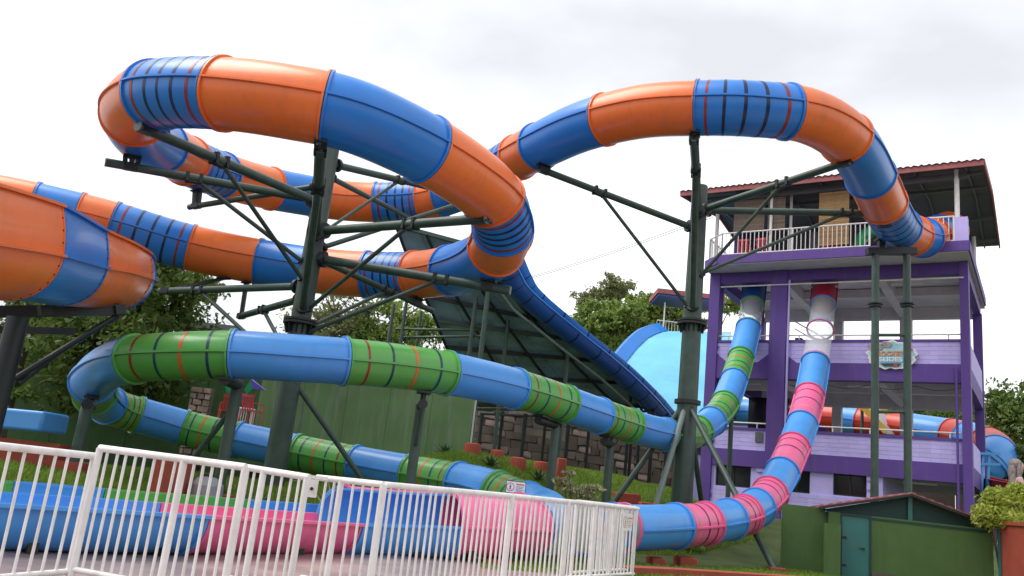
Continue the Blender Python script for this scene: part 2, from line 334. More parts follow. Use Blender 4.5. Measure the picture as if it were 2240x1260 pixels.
root = thing('tube_slide', 'giant enclosed orange and blue tube slide winding in loops overhead on green poles', 'water slide', (-5.35, 21.3, 7))
og_b = [(0, 'o'), (.35, 'b'), (.7, 'o'), (1.05, 'b'), (1.5, 'o'), (2.1, 's'), (3.2, 'o'), (4.1, 'b'), (5.1, 'o'), (6.38, 's'), (7.96, 'o'), (9.62, 'b'), (11.15, 'o'), (11.8, 's'),
        (12.75, 'o'), (13.4, 'b'), (13.95, 'o'), (14.45, 's'), (15.45, 'o'), (16.6, 'b'), (17.45, 'o'), (18.6, 's'), (19.55, 'o'), (20.4, 'b'), (21.9, 'o'), (23.1, 's'), (24.73, 'o'), (26.62, 'b'),
        (28.45, 'o'), (30.1, 's'), (30.95, 'o'), (31.75, 'b'), (33.3, 'o'), (34.28, 's'), (35.33, 'o'), (36.25, 'b'), (37.2, 'o'), (38.65, 's'), (40.1, 'o'), (40.8, 'b'), (41.6, 'o'), (43, None)]
for (a, k), (b, _) in zip(og_b, og_b[1:]):
    tube_section(root, OG, a, b, 0.715, 'orange' if k == 'o' else 'blue', SO if k == 's' else (), nseg=44)

SG4 = ('stripe_teal', 'stripe_orange', 'stripe_teal', 'stripe_red'); SP = ('stripe_red', 'stripe_navy', 'stripe_pale')
PK = [at(*p) for p in [(1806, 590, 35.5), (1803, 640, 34.6), (1797, 700, 33.2), (1788, 760, 31.7), (1776, 840, 29.8), (1757, 920, 27.7), (1727, 1000, 25.5), (1686, 1078, 23.3),
    (1635, 1122, 21.3), (1560, 1143, 19.7), (1440, 1153, 18), (1350, 1155, 17), (1280, 1156, 16.2), (1160, 1155, 14.7), (1070, 1152, 13.9), (985, 1149, 13.55), (860, 1145, 13.2),
    (740, 1140, 12.5), (560, 1130, 11.1), (400, 1121, 10.1), (200, 1109, 9.2), (0, 1097, 8.65), (-260, 1080, 8.1)]]
root = thing('tube_slide', 'narrow pink and blue tube slide dropping from the purple tower to the fence', 'water slide', (6, 22, 0.3))
pk_b = [(0, 'r', ''), (1.15, 'c', 'bright_blue'), (2.05, 'c', 'pink'), (3.12, 'b', ''), (3.98, 'p', 's'), (4.78, 'b', ''), (5.4, 'p', 's'), (6.1, 'b', ''), (6.72, 'p', 's'), (7.42, 'b', ''), (7.97, 'p', 's'),
        (8.55, 'b', ''), (9.15, 'p', 's'), (9.68, 'b', ''), (10.6, 'c', 'pink'), (11.15, 'c', 'blue'), (12.0, 'c', 'blue'), (13.0, 'p', ''), (15.0, None, '')]
RK = 0.475
pk_b = [(t + (.31 * (1 - sstep((t - 6.5) / 2.5)) if t > 0 else 0) + (.25 if abs(t - 10.6) < .01 else 0), k, e) for t, k, e in pk_b]
for (a, k, e), (b, _, _) in zip(pk_b, pk_b[1:]):
    tube_section(root, PK, a, b, RK, {'p': 'pink', 'r': 'crimson', 'b': 'bright_blue', 'c': 'clear'}[k], SP if e == 's' else (), nseg=32, fl=0.045, flmat=e if k == 'c' else None, ribs=(k != 'c'))
tube_section(root, PK, 15.0, 17.0, RK + 0.02, 'bright_blue', arc=(180, 432), lip=0.05)
MB().sweep([[q + V(0, 0, dz) for dz in (0.02, -0.02)] + [q + frame(PK, t)[2] * -0.08 + V(0, 0, dz) for dz in (-0.02, 0.02)] for t in np.linspace(15.05, 16.95, 20) for q in [frame(PK, t)[0] - frame(PK, t)[2] * (RK + .01)]], True, True).build('lip', 'bright_blue', root)
tube_section(root, PK, 17.0, 19.0, RK, 'pink', arc=(180, 366)); tube_section(root, PK, 19.0, 22.0, RK, 'bright_blue', arc=(180, 366))

BL = [frame(PK, t)[0] + frame(PK, t)[2] * 1.22 + V(0, 0, 0.02) for t in (15.6, 16.3, 17, 18, 19, 20, 21, 22)]
GR = [at(*p) for p in [(1655, 590, 37.5), (1650, 632, 36.8), (1642, 690, 35.3), (1628, 755, 33.6), (1603, 840, 31), (1572, 905, 28.6), (1510, 950, 26.3), (1430, 945, 24.6), (1345, 920, 23.1),
    (1270, 895, 21.9), (1180, 865, 20.7), (1080, 838, 19.5), (970, 815, 18.4), (860, 800, 17.6), (750, 790, 17), (640, 783, 16.6), (520, 776, 16.4), (400, 778, 16.4), (300, 785, 16.7),
    (238, 803, 17.5), (203, 835, 19), (210, 866, 20.8), (250, 892, 22), (340, 918, 22.7), (440, 945, 23), (560, 970, 22.9), (700, 1000, 22.4), (830, 1025, 21.6), (960, 1048, 20.6),
    (1060, 1068, 19.5), (1145, 1101, 18.3), (1198, 1127, 17.0), (1120, 1138, 15.7)]] + BL
root = thing('tube_slide', 'green and blue striped tube slide looping left behind the white fence below the orange loops', 'water slide', (-5, 17, 0.5))
gr_b = [(0, 'd'), (1.3, 'c'), (2.1, 'b'), (3.0, 'g'), (3.55, 'b'), (4.3, 'g'), (5.0, 'b'), (5.6, 'g'), (6.7, 'b'), (7.6, 'g'), (8.45, 'b'), (9.4, 'g'), (10.55, 'b'), (11.95, 'g'), (13.98, 'b'), (16.08, 'g'),
        (18.05, 'b'), (20.0, 'g'), (20.9, 'b'), (21.8, 'g'), (22.6, 'b'), (23.65, 'g'), (24.7, 'b'), (25.65, 'g'), (26.6, 'b'), (27.5, 'g'), (28.4, 'b'), (29.3, 'g'), (30.1, 'b'), (31.9, 'p'), (34.0, None)]
gr_b = [(t + (.33 * (1 - sstep((t - 4.5) / 2)) if t > 0 else 0), k) for t, k in gr_b]
for (a, k), (b, _) in zip(gr_b, gr_b[1:]):
    tube_section(root, GR, a, b, RK, {'d': 'deep_blue', 'b': 'bright_blue', 'g': 'green', 'c': 'clear', 'p': 'pink'}[k], SG4 if k == 'g' else (), nseg=32, flmat='green' if k == 'c' else None, ribs=k != 'c')
for a, b, k in ((34.0, 35.2, 'bright_blue'), (35.2, 37.0, 'green'), (37.0, 38.55, 'bright_blue'), (38.55, 40.0, 'green')):
    tube_section(root, GR, a, b, RK, k, arc=(180, 372))

# ------------------------------------------------------------------ big open bend at the left edge
BW = [at(*p) for p in [(-520, 452, 8.2), (-190, 510, 10.6), (20, 545, 13.1), (140, 575, 15.6), (222, 592, 17.3), (256, 600, 18.9), (246, 603, 20.4), (190, 603, 21.7), (90, 595, 22.7), (-60, 585, 23.4)]]
root = thing('open_slide_bend', 'wide orange and blue open flume with bolted panels cut off by the left edge', 'water slide', (-8, 15, 4))
RB = 0.80
bw_b = [(0, 'blue'), (0.9, 'orange'), (2.0, 'blue'), (2.95, 'orange'), (4.55, 'blue'), (5.05, 'orange'), (5.6, 'blue'), (7.0, 'orange'), (9, None)]
def uprof(fr, t, r):                                   # half pipe with a tall near wall and a lower far wall
    p, T, S, U = fr; wh_ = (1.0 - .12 * max(0, min(3, t - 2))) * RB
    A = np.radians(np.linspace(180, 360, 24)); q = [p + r * (math.cos(x) * S + math.sin(x) * U) for x in A]
    q = [p - S * r + U * .25 * RB] + q
    for k in np.linspace(.15, 1, 8): q.append(p + S * r * (1 - .17 * k * k) + U * wh_ * k)
    return q
for (a, k), (b, _) in zip(bw_b, bw_b[1:]):
    ln = seglen(BW, a, b); dt = (b - a) / ln; tt = np.linspace(a + 0.006 * dt, b - 0.006 * dt, max(4, int(ln / 0.15)))
    frs = [frame(BW, t) for t in tt]
    sec = MB().sweep([uprof(f, t, RB) + uprof(f, t, RB - .04)[::-1] for f, t in zip(frs, tt)], True, True).build('flume_section', k, root)
    MB().sweep([[p + S * (RB - .01) + U * .045, p + S * (RB + .075) + U * .035, p + S * (RB + .075) - U * .005, p + S * (RB - .01) - U * .01] for p, T, S, U in frs], True, True).build('seam_rib', k, root, sec)
    MB().sweep([[e + S * x + U * z for x, z in ((-.06, -.02), (.07, -.02), (.07, .025), (-.06, .025))] for (p, T, S, U), t in zip(frs, tt) for e in [uprof((p, T, S, U), t, RB)[-1]]], True, True).build('lip', k, root, sec)
    bm_ = MB()
    for t0 in (a + 0.07 * dt, b - 0.07 * dt):
        f = frame(BW, t0); p, T, S, U = f
        for ang in range(-88, 0, 11):
            q = math.radians(ang); n_ = math.cos(q) * S + math.sin(q) * U; bm_.pipe(p + n_ * (RB - .005), p + n_ * (RB + .014), 0.013, n=6)
        for e in uprof(f, t0, RB)[-7:-1:2]: bm_.pipe(e - S * .005, e + S * .014, 0.013, n=6)
    bo = bm_.build('bolts', 'steel_dark', root, sec); bo['kind'] = 'stuff'
    for s0 in (a + .012 * dt, b - 0.05 * dt):
        MB().sweep([uprof(frame(BW, x), x, RB + .018) + uprof(frame(BW, x), x, RB - .005)[::-1] for x in (s0, s0 + .038 * dt)], True, True).build('flange', k, root, sec)

# ------------------------------------------------------------------ steel support towers
def pole_pt(ax, py):
    lo, hi = -2.0, 25.0
    for _ in range(40):
        mid = (lo + hi) / 2
        if pj((ax[0], ax[1], mid))[1] > py: lo = mid
        else: hi = mid
    return V(ax[0], ax[1], lo)
def plate(mb, p, t, r, th=0.05):
    t = unit(t); mb.pipe(p - t * th / 2, p + t * th / 2, r, n=16)
def best_bottom(p0, p1, ctrl, tg, R):
    d2 = unit((p1 - p0)[:2]); ln = np.linalg.norm((p1 - p0)[:2]); best = None
    for t in np.linspace(tg - 1.6, tg + 1.6, 65):
        q = bottom(ctrl, t, R); e = (q - p0)[:2]; k = e @ d2; off = abs(e[0] * d2[1] - e[1] * d2[0]) + max(0, k - ln + .25) + max(0, ln * .5 - k)
        if best is None or off < best[0]: best = (off, q)
    return best[1]
def arm(root, p0, p1, r, saddle=None, brace=None, br=0.055):
    p0 = np.asarray(p0); p1 = np.asarray(p1); saddle = best_bottom(p0, p1, *saddle) if saddle is not None else None; a = MB().pipe(p0, p1, r, n=14).build('arm', 'steel_green', root); t = unit(p1 - p0)
    m = MB(); plate(m, p0 + t * 0.34, t, r * 1.9, 0.09); m.build('collar', 'steel_dark', root, a)
    e = MB(); plate(e, p1 + t * 0.01, t, r * 1.02, 0.03); e.build('end_cap', 'steel_pale', root, a)
    if saddle is not None:
        q = np.asarray(saddle); ln = np.linalg.norm(p1 - p0); k = np.clip((q - p0) @ t, 0.2, ln - 0.12); b0 = p0 + t * k; s = MB()
        s.bar(b0 - t * 0.15, b0 + t * 0.15, r * 2.1, r * 1.6); s.pipe(b0, q, 0.06, n=8)
        for d in (-0.13, 0.13): s.bar(b0 + t * d, q + t * d * 1.2, 0.025, 0.11, t)
        s.bar(q - t * 0.2, q + t * 0.2, 0.24, 0.04); s.build('saddle', 'steel_dark', root, a)
    if brace is not None:
        q0, k = brace; b1 = p0 + (p1 - p0) * k; bo = MB().pipe(q0, b1, br, n=10).build('brace', 'steel_green', root)
        s = MB(); s.bar(b1 - t * 0.2, b1 - t * 0.12, r * 2.3, r * 2.3); s.bar(b1 + t * 0.12, b1 + t * 0.2, r * 2.3, r * 2.3); s.bar(b1 - t * 0.16 - V(0, 0, r * .8), b1 + t * 0.16 - V(0, 0, r * .8), r * 1.3, r * .8); s.build('clamp', 'steel_dark', root, bo)
        s = MB(); d = unit(b1 - q0); plate(s, np.asarray(q0) + d * 0.3, d, br * 2, 0.05); s.build('collar', 'steel_dark', root, bo)
def bottom(ctrl, t, R): p, T, S, U = frame(ctrl, t); return p - U * (R + 0.02)
LX = (-5.35, 21.3)
zt = pole_pt(LX, 318)[2]; zg = float(H(*LX))
root = thing('support_tower', 'tall dark green steel pole with radiating arms carrying the left orange loop', 'slide support', (*LX, zg))
m = MB(); zf = pole_pt(LX, 705)[2]
m.pipe((*LX, zg - 0.3), (*LX, zf), 0.29, 0.27, n=28); m.pipe((*LX, zf), (*LX, zt), 0.26, 0.24, n=28); m.build('pole', 'steel_green', root)
m = MB(); plate(m, V(*LX, zf + .04), (0, 0, 1), 0.44, 0.06); plate(m, V(*LX, zf - .04), (0, 0, 1), 0.44, 0.06)
for k in range(12):
    q = k * math.pi / 6; d = V(math.cos(q), math.sin(q), 0); m.bar(V(*LX, zf - 0.3) + d * 0.28, V(*LX, zf - 0.06) + d * 0.36, 0.03, 0.12, d)
m.build('flange', 'steel_dark', root)
P_ = lambda y: pole_pt(LX, y)
arm(root, P_(445), at(303, 275, 17.2), 0.115, (OG, 23.4, .715), (P_(625), 0.62))
arm(root, P_(440), at(232, 355, 19.9), 0.105, (OG, 21.5, .715), (P_(585), 0.62))
arm(root, P_(405), at(415, 453, 25.0), 0.085, (OG, 19.1, .715))
arm(root, P_(357), at(1005, 425, 27.6), 0.10, (OG, 14.0, .715), (P_(520), 0.5), 0.045)
arm(root, P_(383), at(905, 482, 29.2), 0.08, (OG, 15.2, .715))
arm(root, P_(515), at(702, 322, 16.6), 0.125, (OG, 26.55, .715), (P_(690), 0.62), 0.09)
arm(root, P_(506), at(1065, 478, 18.4), 0.115, (OG, 30.2, .715), (P_(688), 0.6))
arm(root, P_(548), at(985, 452, 25.5), 0.07)
arm(root, P_(563), at(1115, 636, 21.2), 0.115, (OG, 31.8, .715), (P_(735), 0.66))
arm(root, P_(560), at(945, 680, 25.2), 0.085, (OG, 34.0, .715), (P_(725), .6), .05)
arm(root, P_(626), at(352, 637, 24.2), 0.10, (OG, 38.8, .715), (P_(820), 0.72))
arm(root, P_(652), at(525, 692, 25.8), 0.10, (OG, 37.3, .715), (P_(800), 0.6))
RX = (5.7, 25.3)
zt = pole_pt(RX, 408)[2]; zg = float(H(*RX)); zf = pole_pt(RX, 706)[2]
root = thing('support_tower', 'dark green steel pole with splayed legs and arms under the right orange arc', 'slide support', (*RX, zg))
m = MB(); m.pipe((*RX, zg - 0.3), (*RX, zf), 0.32, 0.29, n=28); m.pipe((*RX, zf), (*RX, zt), 0.28, 0.25, n=28); m.build('pole', 'steel_green', root)
m = MB(); plate(m, V(*RX, zf + .04), (0, 0, 1), 0.46, 0.06); plate(m, V(*RX, zf - .05), (0, 0, 1), 0.46, 0.07)
for k in range(12):
    q = k * math.pi / 6; d = V(math.cos(q), math.sin(q), 0); m.bar(V(*RX, zf - 0.3) + d * 0.3, V(*RX, zf - 0.06) + d * 0.38, 0.03, 0.12, d)
m.build('flange', 'steel_dark', root)
P_ = lambda y: pole_pt(RX, y)
arm(root, P_(502), at(1183, 370, 25.0), 0.105, (OG, 11.05, .715), (P_(685), 0.64))
arm(root, P_(470), at(1518, 300, 21.6), 0.12, (OG, 8.0, .715), (P_(690), 0.62), 0.10)
arm(root, P_(462), at(1858, 352, 22.9), 0.11, (OG, 5.35, .715), (P_(618), 0.60))
arm(root, P_(460), at(1975, 468, 27.2), 0.11, (OG, 2.9, .715), (P_(605), 0.72))
for (px, py, d), y0, mm in (((1410, 1112, 22.5), 872, 'steel_pale'), ((1310, 1102, 24.5), 872, 'steel_green'), ((1702, 1172, 20.2), 878, 'steel_green'), ((1545, 1122, 26.5), 882, 'steel_green')):
    e = at(px, py, d); e[2] = min(e[2], float(H(e[0], e[1]))) - 0.05
    lg = MB().pipe(P_(y0), e, 0.085, n=12).build('leg', mm, root)
    MB().box(e + V(0, 0, .08), (0.4, 0.4, 0.14)).build('foot', 'terracotta', root, lg)
m = MB(); plate(m, P_(880), (0, 0, 1), 0.4, 0.12); m.build('collar', 'steel_dark', root)

# portal frame in front of the tower
root = thing('portal_frame', 'pair of tall green pipe posts with cross bars holding the slide at the purple tower', 'slide support', at(1950, 1075, 27.6))
tp = []
for px_t, px_b in ((1916, 1912), (1984, 1986)):
    b = at(px_b, 1085, 27.0); t_ = at(px_t, 552, 28.4); ax_ = (b + V(t_[0], t_[1], b[2])) / 2
    lo = V(ax_[0], ax_[1], float(H(ax_[0], ax_[1])) - .1); hi = pole_pt(ax_, 550)
    m = MB(); m.pipe(lo, hi, 0.125, n=16); po = m.build('post', 'steel_green', root); tp.append((lo, hi, ax_))
    m = MB(); zc = pole_pt(ax_, 665); plate(m, zc, (0, 0, 1), 0.24, 0.05); plate(m, zc - V(0, 0, .08), (0, 0, 1), 0.21, 0.05); m.build('flange', 'steel_dark', root, po)
    MB().box(V(ax_[0], ax_[1], lo[2] + .3), (0.7, 0.7, 0.75)).build('foot', 'terracotta', root, po)
for y_, r_ in ((733, .055), (901, .055)):
    MB().pipe(pole_pt(tp[0][2], y_), pole_pt(tp[1][2], y_), r_, n=10).build('cross_bar', 'steel_green', root)
a_, b_ = tp[0][1], tp[1][1]; d_ = unit(b_ - a_)
MB().bar(a_ - d_ * .3, b_ + d_ * .3, 0.3, 0.22).build('head_beam', 'steel_dark', root)
mid = (a_ + b_) / 2; m = MB(); m.bar(mid - d_ * .35 + V(0, 0, .1), mid - d_ * .35 + V(0, 0, .45), .2, .2); m.bar(mid + d_ * .35 + V(0, 0, .1), mid + d_ * .35 + V(0, 0, .45), .2, .2)
m.bar(mid - d_ * .5 + V(0, 0, .45), mid + d_ * .5 + V(0, 0, .45), .5, .08); m.build('saddle', 'steel_dark', root)

def slide_post(px_t, py_t, d, ctrl, t, label, r=0.11, tee=0.0, strut=None):
    p = at(px_t, py_t, d); g = float(H(p[0], p[1]))
    rt = thing('slide_post', label, 'slide support', (p[0], p[1], g), 'posts under the green and blue tube slide')
    MB().pipe((p[0], p[1], g - .1), p, r, n=16).build('post', 'steel_green', rt)
    q = bottom(ctrl, t, RK); sd = unit(V(*(q - p)[:2], 0.0)) if np.linalg.norm((q - p)[:2]) > .05 else V(1, 0, 0)
    ln = max(np.linalg.norm((q - p)[:2]) + .16, .35); m = MB(); m.pipe(p - sd * .14, p + sd * ln, r * .95, n=14); m.build('head', 'steel_dark', rt)
    e = V(q[0], q[1], p[2]); m = MB(); m.pipe(e, q, .06, n=8); m.bar(q - sd * .2, q + sd * .2, .3, .05); m.build('saddle', 'steel_dark', rt)
    if strut: MB().pipe(p + sd * ln * .9 - V(0, 0, .05), V(p[0], p[1], p[2] - strut), .05, n=8).build('strut', 'steel_green', rt)
    MB().box((p[0], p[1], g + .06), (.55, .55, .3)).build('foot', 'terracotta', rt)
slide_post(920, 888, 18.3, GR, 12.35, 'green post with a tee head under the tube beside the green wall', .11, strut=1.0)
slide_post(520, 842, 17.0, GR, 16.15, 'green post under the left part of the upper green and blue tube', .12)
slide_post(192, 885, 17.6, GR, 19.6, 'dark post under the leftmost bend of the green and blue tube', .12)
slide_post(1216, 930, 21.4, GR, 9.9, 'green post on the lawn left of the small variegated tree', .11)
slide_post(1335, 972, 23.3, GR, 8.2, 'green post on the lawn beside the leaning dark leg', .12)
slide_post(1600, 912, 29.4, GR, 4.75, 'slim post in front of the lavender ground floor wall', .085)
p = at(520, 880, 17.1); g_ = at(380, 985, 17.5)
rt = [o for o in C.objects if o.name.startswith('slide_post') and 'left part' in o['label']][0]
MB().pipe(p, V(g_[0], g_[1], float(H(g_[0], g_[1])) - .1), 0.06, n=10).build('strut', 'steel_green', rt)
rp_ = [o for o in C.objects if o.name.startswith('support_tower')][0]
MB().pipe(pole_pt(LX, 825), at(790, 1045, 21.0), 0.07, n=10).build('leg', 'steel_green', rp_)
# posts under the big bend
b = at(40, 695, 15.4)
root = thing('support_trestle', 'thick post, darkened to stand for shade, and beams under the orange flume bend at the left edge', 'slide support', (b[0], b[1], 0))
MB().pipe((b[0], b[1], -.1), b, 0.19, n=20).build('post', 'steel_dark', root)  # shade under the flume is put into the post's dark colour
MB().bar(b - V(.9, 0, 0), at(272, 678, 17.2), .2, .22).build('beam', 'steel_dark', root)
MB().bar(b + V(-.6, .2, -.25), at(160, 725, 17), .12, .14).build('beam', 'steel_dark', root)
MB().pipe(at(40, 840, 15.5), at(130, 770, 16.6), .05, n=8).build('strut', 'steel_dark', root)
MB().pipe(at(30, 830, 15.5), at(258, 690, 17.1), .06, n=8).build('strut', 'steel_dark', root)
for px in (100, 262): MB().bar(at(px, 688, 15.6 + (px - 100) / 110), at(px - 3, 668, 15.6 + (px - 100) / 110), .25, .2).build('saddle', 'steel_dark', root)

# ------------------------------------------------------------------ purple tower
RC = V(16.7, 29.7, 0); UA = V(-.832, .5547, 0); VA = V(.5547, .832, 0); ZA = V(0, 0, 1)
def bl(u, v, z): return RC + UA * u + VA * v + V(0, 0, z)
def bbox(mb, u0, u1, v0, v1, z0, z1): return mb.hexa([bl(u, v, z) for z in (z0, z1) for u, v in ((u0, v0), (u1, v0), (u1, v1), (u0, v1))])
BASE = 1.1; DEP = 7.2
tower = thing('slide_tower', 'purple and lavender concrete slide tower of open floors with a red tin roof', 'building', bl(4.7, 3.5, BASE))
def tb(name, mt, u0, u1, v0, v1, z0, z1, parent=None): return bbox(MB(), u0, u1, v0, v1, z0, z1).build(name, mt, tower, parent, sharp=30)
for u0, u1 in ((-.2, .1), (6.4, 7.08), (9.27, 9.72)):
    tb('column', 'purple', u0, u1, -.08, .5, BASE - .4, 11.37)
for u0, u1 in ((-.2, .15), (2.6, 3.1), (5.6, 6.0), (9.3, 9.72)):
    tb('column', 'concrete_white' if 0 < u0 < 9 else 'purple', u0, u1, DEP - .4, DEP, BASE - .4, 11.0)
for z0, z1 in ((3.2, 3.86), (6.78, 7.46), (10.92, 11.36)):
    tb('beam', 'purple', .1, 6.4, -.03, .4, z0, z1); tb('beam', 'purple', 7.08, 9.27, -.03, .4, z0, z1)
    tb('beam', 'purple', -.17, .1, .5, DEP - .4, z0, z1); tb('beam', 'purple', 9.3, 9.68, .5, DEP - .4, z0, z1)
    tb('beam', 'concrete_white', .15, 9.3, DEP - .37, DEP - .03, z0 - .1, z1)
    for uu in (2.75, 6.55): tb('beam', 'concrete_white', uu, uu + .35, .4, DEP - .37, z0 - .02, z1 - .02)
    tb('beam', 'concrete_white', .1, 9.3, 3.3, 3.6, z0 + .05, z1 - .03)
for z in (3.75, 7.36, 11.28): tb('floor_slab', 'concrete_white', -.12, 9.62, .42, DEP - .05, z + .09, z + .2)
# haunches under the beams beside the middle column
for zz in (7.46,):
    for u0, sg in ((7.08, 1), (6.4, -1), (9.27, -1)):
        MB().prism([bl(u0, -.02, zz), bl(u0 + sg * .45, -.02, zz), bl(u0, -.02, zz + .35)], VA * .2).build('haunch', 'purple', tower)
# block parapets: each course of blocks is real
BLK = MB(); BLK.box((0, 0, 0), (.68, .05, .152)); blk_me = BLK.mesh('block', None, 30); blk_me.materials.append(M['lavender'])
HB = MB(); HB.box((0, 0, 0), (.33, .05, .152)); hb_me = HB.mesh('half_block', None, 30); hb_me.materials.append(M['lavender'])
AX = (UA, VA, ZA)
def blocks(u0, u1, z0, z1, vface, parent, holes=(), axes=AX, conv=None):
    rows = int(round((z1 - z0) / .165)); rh = (z1 - z0) / rows
    for j in range(rows):
        u = u0 + (0 if j % 2 else -.35)
        while u < u1 - .02:
            a, b_ = max(u, u0), min(u + .7, u1); z = z0 + (j + .5) * rh
            if b_ - a > .12 and not any(a < h1 - .02 and b_ > h0 + .02 and z - rh / 2 < hz1 and z + rh / 2 > hz0 for h0, h1, hz0, hz1 in holes):
                me = blk_me if b_ - a > .5 else hb_me; sx = (b_ - a - .006) / (.68 if me is blk_me else .33)
                o = inst('block', me, tower, (conv or bl)((a + b_) / 2, vface - .004 + random.uniform(-.004, .003), z), axes, parent, (sx, 1, (rh - .007) / .152))
            u += .7
for z0, z1 in ((3.86, 4.66), (7.46, 8.30)):
    for u0, u1 in ((.1, 6.4), (7.08, 9.27)):
        pr = tb('parapet', 'lavender', u0, u1, .065, .22, z0, z1); blocks(u0, u1, z0, z1, .045, pr)
        tb('parapet_cap', 'purple', u0, u1, -.02, .26, z1, z1 + .1)
        rl = MB(); 
        rl.pipe(bl(u0, .1, z1 + .30), bl(u1, .1, z1 + .30), .03, n=8)
        k = u0 + .4
        while k < u1: rl.pipe(bl(k, .1, z1 + .1), bl(k, .1, z1 + .3), .025, n=6); k += 1.35
        rl.build('hand_rail', 'white_paint', tower)
    pr = tb('parapet', 'lavender', -.16, .02, .5, DEP - .4, z0, z1 + .1)
# ground floor
wins = ((7.65, 9.1, 2.36, 3.2), (5.35, 6.38, 2.36, 3.2), (3.3, 4.5, 2.4, 3.2))
for u0, u1 in ((7.08, 9.27), (2.95, 6.4)):
    gw = [h for h in wins if h[0] >= u0 - .01 and h[1] <= u1 + .01]
    segs = []; cur = u0
    for h in sorted(gw): segs.append((cur, h[0], BASE - .3, 3.2)); segs.append((h[0], h[1], BASE - .3, h[2])); cur = h[1]
    segs.append((cur, u1, BASE - .3, 3.2)); m = MB()
    for s in segs:
        if s[1] - s[0] > .01: bbox(m, s[0], s[1], .075, .24, s[2], s[3])
    wl = m.build('ground_wall', 'lavender', tower, sharp=30); blocks(u0, u1, BASE - .1, 3.2, .055, wl, wins)
for h in wins:
    wo = bbox(MB(), h[0], h[1], .2, .23, h[2], h[3]).build('window', 'glass_dark', tower)
    m = MB()
    for q in ((h[0], h[0] + .05, h[2], h[3]), (h[1] - .05, h[1], h[2], h[3]), ((h[0] + h[1]) / 2 - .03, (h[0] + h[1]) / 2 + .03, h[2], h[3]), (h[0] + .05, h[1] - .05, h[2], h[2] + .05), (h[0] + .05, h[1] - .05, h[3] - .05, h[3])):
        bbox(m, q[0], q[1], .16, .195, q[2], q[3])
    m.build('window_frame', 'steel_dark', tower, wo)
tb('rear_wall', 'lavender', 2.9, 9.3, DEP - .3, DEP - .1, BASE - .3, 3.1); tb('side_wall', 'lavender', 2.75, 2.95, .08, DEP - .4, BASE - .3, 3.2)
tb('tank', 'glass_dark', 7.2, 9.0, 3.8, 5.2, 5.05, 6.55)
# rear dividing walls and the inner stair seen through the floors
tb('rear_parapet', 'lavender', 3.1, 9.3, DEP - .25, DEP - .1, 3.95, 4.8)
st = MB()
for k in range(12): bbox(st, 4.1 + k * .27, 4.4 + k * .27, 5.2, 6.4, 7.6 + k * .17, 7.74 + k * .17)
st.build('stair', 'purple', tower); st = MB(); st.bar(bl(4.1, 5.2, 8.4), bl(7.4, 5.2, 10.4), .05, .06); st.bar(bl(4.1, 5.2, 8.05), bl(7.4, 5.2, 10.05), .04, .05); st.build('stair_rail', 'white_paint', tower)
st = MB(); st.bar(bl(4.3, 5.0, 4.0), bl(7.6, 5.0, 6.6), .3, .28); st.build('stair', 'purple', tower)
pf = MB(); pf.pipe(bl(-.05, -.12, 10.72), bl(9.2, -.12, 10.72), .03, n=8)
pf.build('service_pipe', 'white_paint', tower)
for u, z1 in ((6.3, 10.9), (.25, 7.3)):
    MB().pipe(bl(u, -.1, BASE), bl(u, -.1, z1), .045, n=8).build('down_pipe', 'lavender' if u > 1 else 'purple', tower)
for u, z in ((8.2, 6.72), (3.6, 6.72), (5.2, 10.86), (1.6, 3.14), (2.0, 10.86)):
    m = MB(); m.box(bl(u, .9, z - .02), (1.15, .1, .07), AX); m.build('tube_light', 'white_paint', tower)
m = MB(); m.path([bl(u, -.07, 6.62 - .16 * math.sin(math.pi * ((u * .62) % 1))) for u in np.linspace(.1, 6.35, 50)], .014, 5); m.build('cable', 'steel_dark', tower)
m = MB(); bbox(m, 7.2, 7.5, -.03, .06, 4.2, 4.6); m.build('junction_box', 'tin_grey', tower)
# top deck
m = MB(); m.prism([bl(u, v, 11.38) for u, v in ((-.3, -1.2), (9.0, -1.2), (9.75, -.55), (9.75, DEP + .3), (-.3, DEP + .3))], (0, 0, .3)); m.build('deck_slab', 'concrete_white', tower, sharp=30)
def strip(mb, pts, z0, z1, th=.06):
    for a, b_ in zip(pts, pts[1:]):
        pa, pb = bl(*a, (z0 + z1) / 2), bl(*b_, (z0 + z1) / 2); mb.bar(pa, pb, th, z1 - z0)
m = MB(); strip(m, ((-.33, -1.23), (9.02, -1.23)), 11.42, 11.80); strip(m, ((9.04, -1.23), (9.79, -.57)), 11.42, 11.80); strip(m, ((9.79, -.54), (9.79, DEP)), 11.42, 11.80); strip(m, ((-.33, -1.19), (-.33, DEP)), 11.42, 11.80)
m.build('deck_edge', 'purple', tower)
tb('corner_pier', 'lavender', -.3, .12, -1.15, -.75, 11.8, 12.75)
BAL = MB(); BAL.pipe((0, 0, 0), (0, 0, .9), .018, n=6, cap=False); bal_me = BAL.mesh('baluster', None); bal_me.materials.append(M['white_paint'])
def deck_rail(pts, name='railing'):
    m = MB()
    for a, b_ in zip(pts, pts[1:]):
        A, B = bl(*a, 11.86), bl(*b_, 11.86); m.pipe(A, B, .028, n=8); m.pipe(A + ZA * .94, B + ZA * .94, .033, n=8)
        n = max(1, int(np.linalg.norm(B - A) / 2.2))
        for k in range(n + 1): q = A + (B - A) * k / n; m.pipe(q - ZA * .14, q + ZA * .95, .04, n=8)
    ro = m.build(name, 'white_paint', tower)
    for a, b_ in zip(pts, pts[1:]):
        A, B = bl(*a, 11.88), bl(*b_, 11.88); n = int(np.linalg.norm(B - A) / .17)
        for k in range(1, n): inst('baluster', bal_me, tower, A + (B - A) * k / n, None, ro)
deck_rail([(3.05, -1.12), (8.9, -1.12), (9.65, -.5), (9.65, 3.0)]); deck_rail([(.15, -1.12), (1.35, -1.12)])
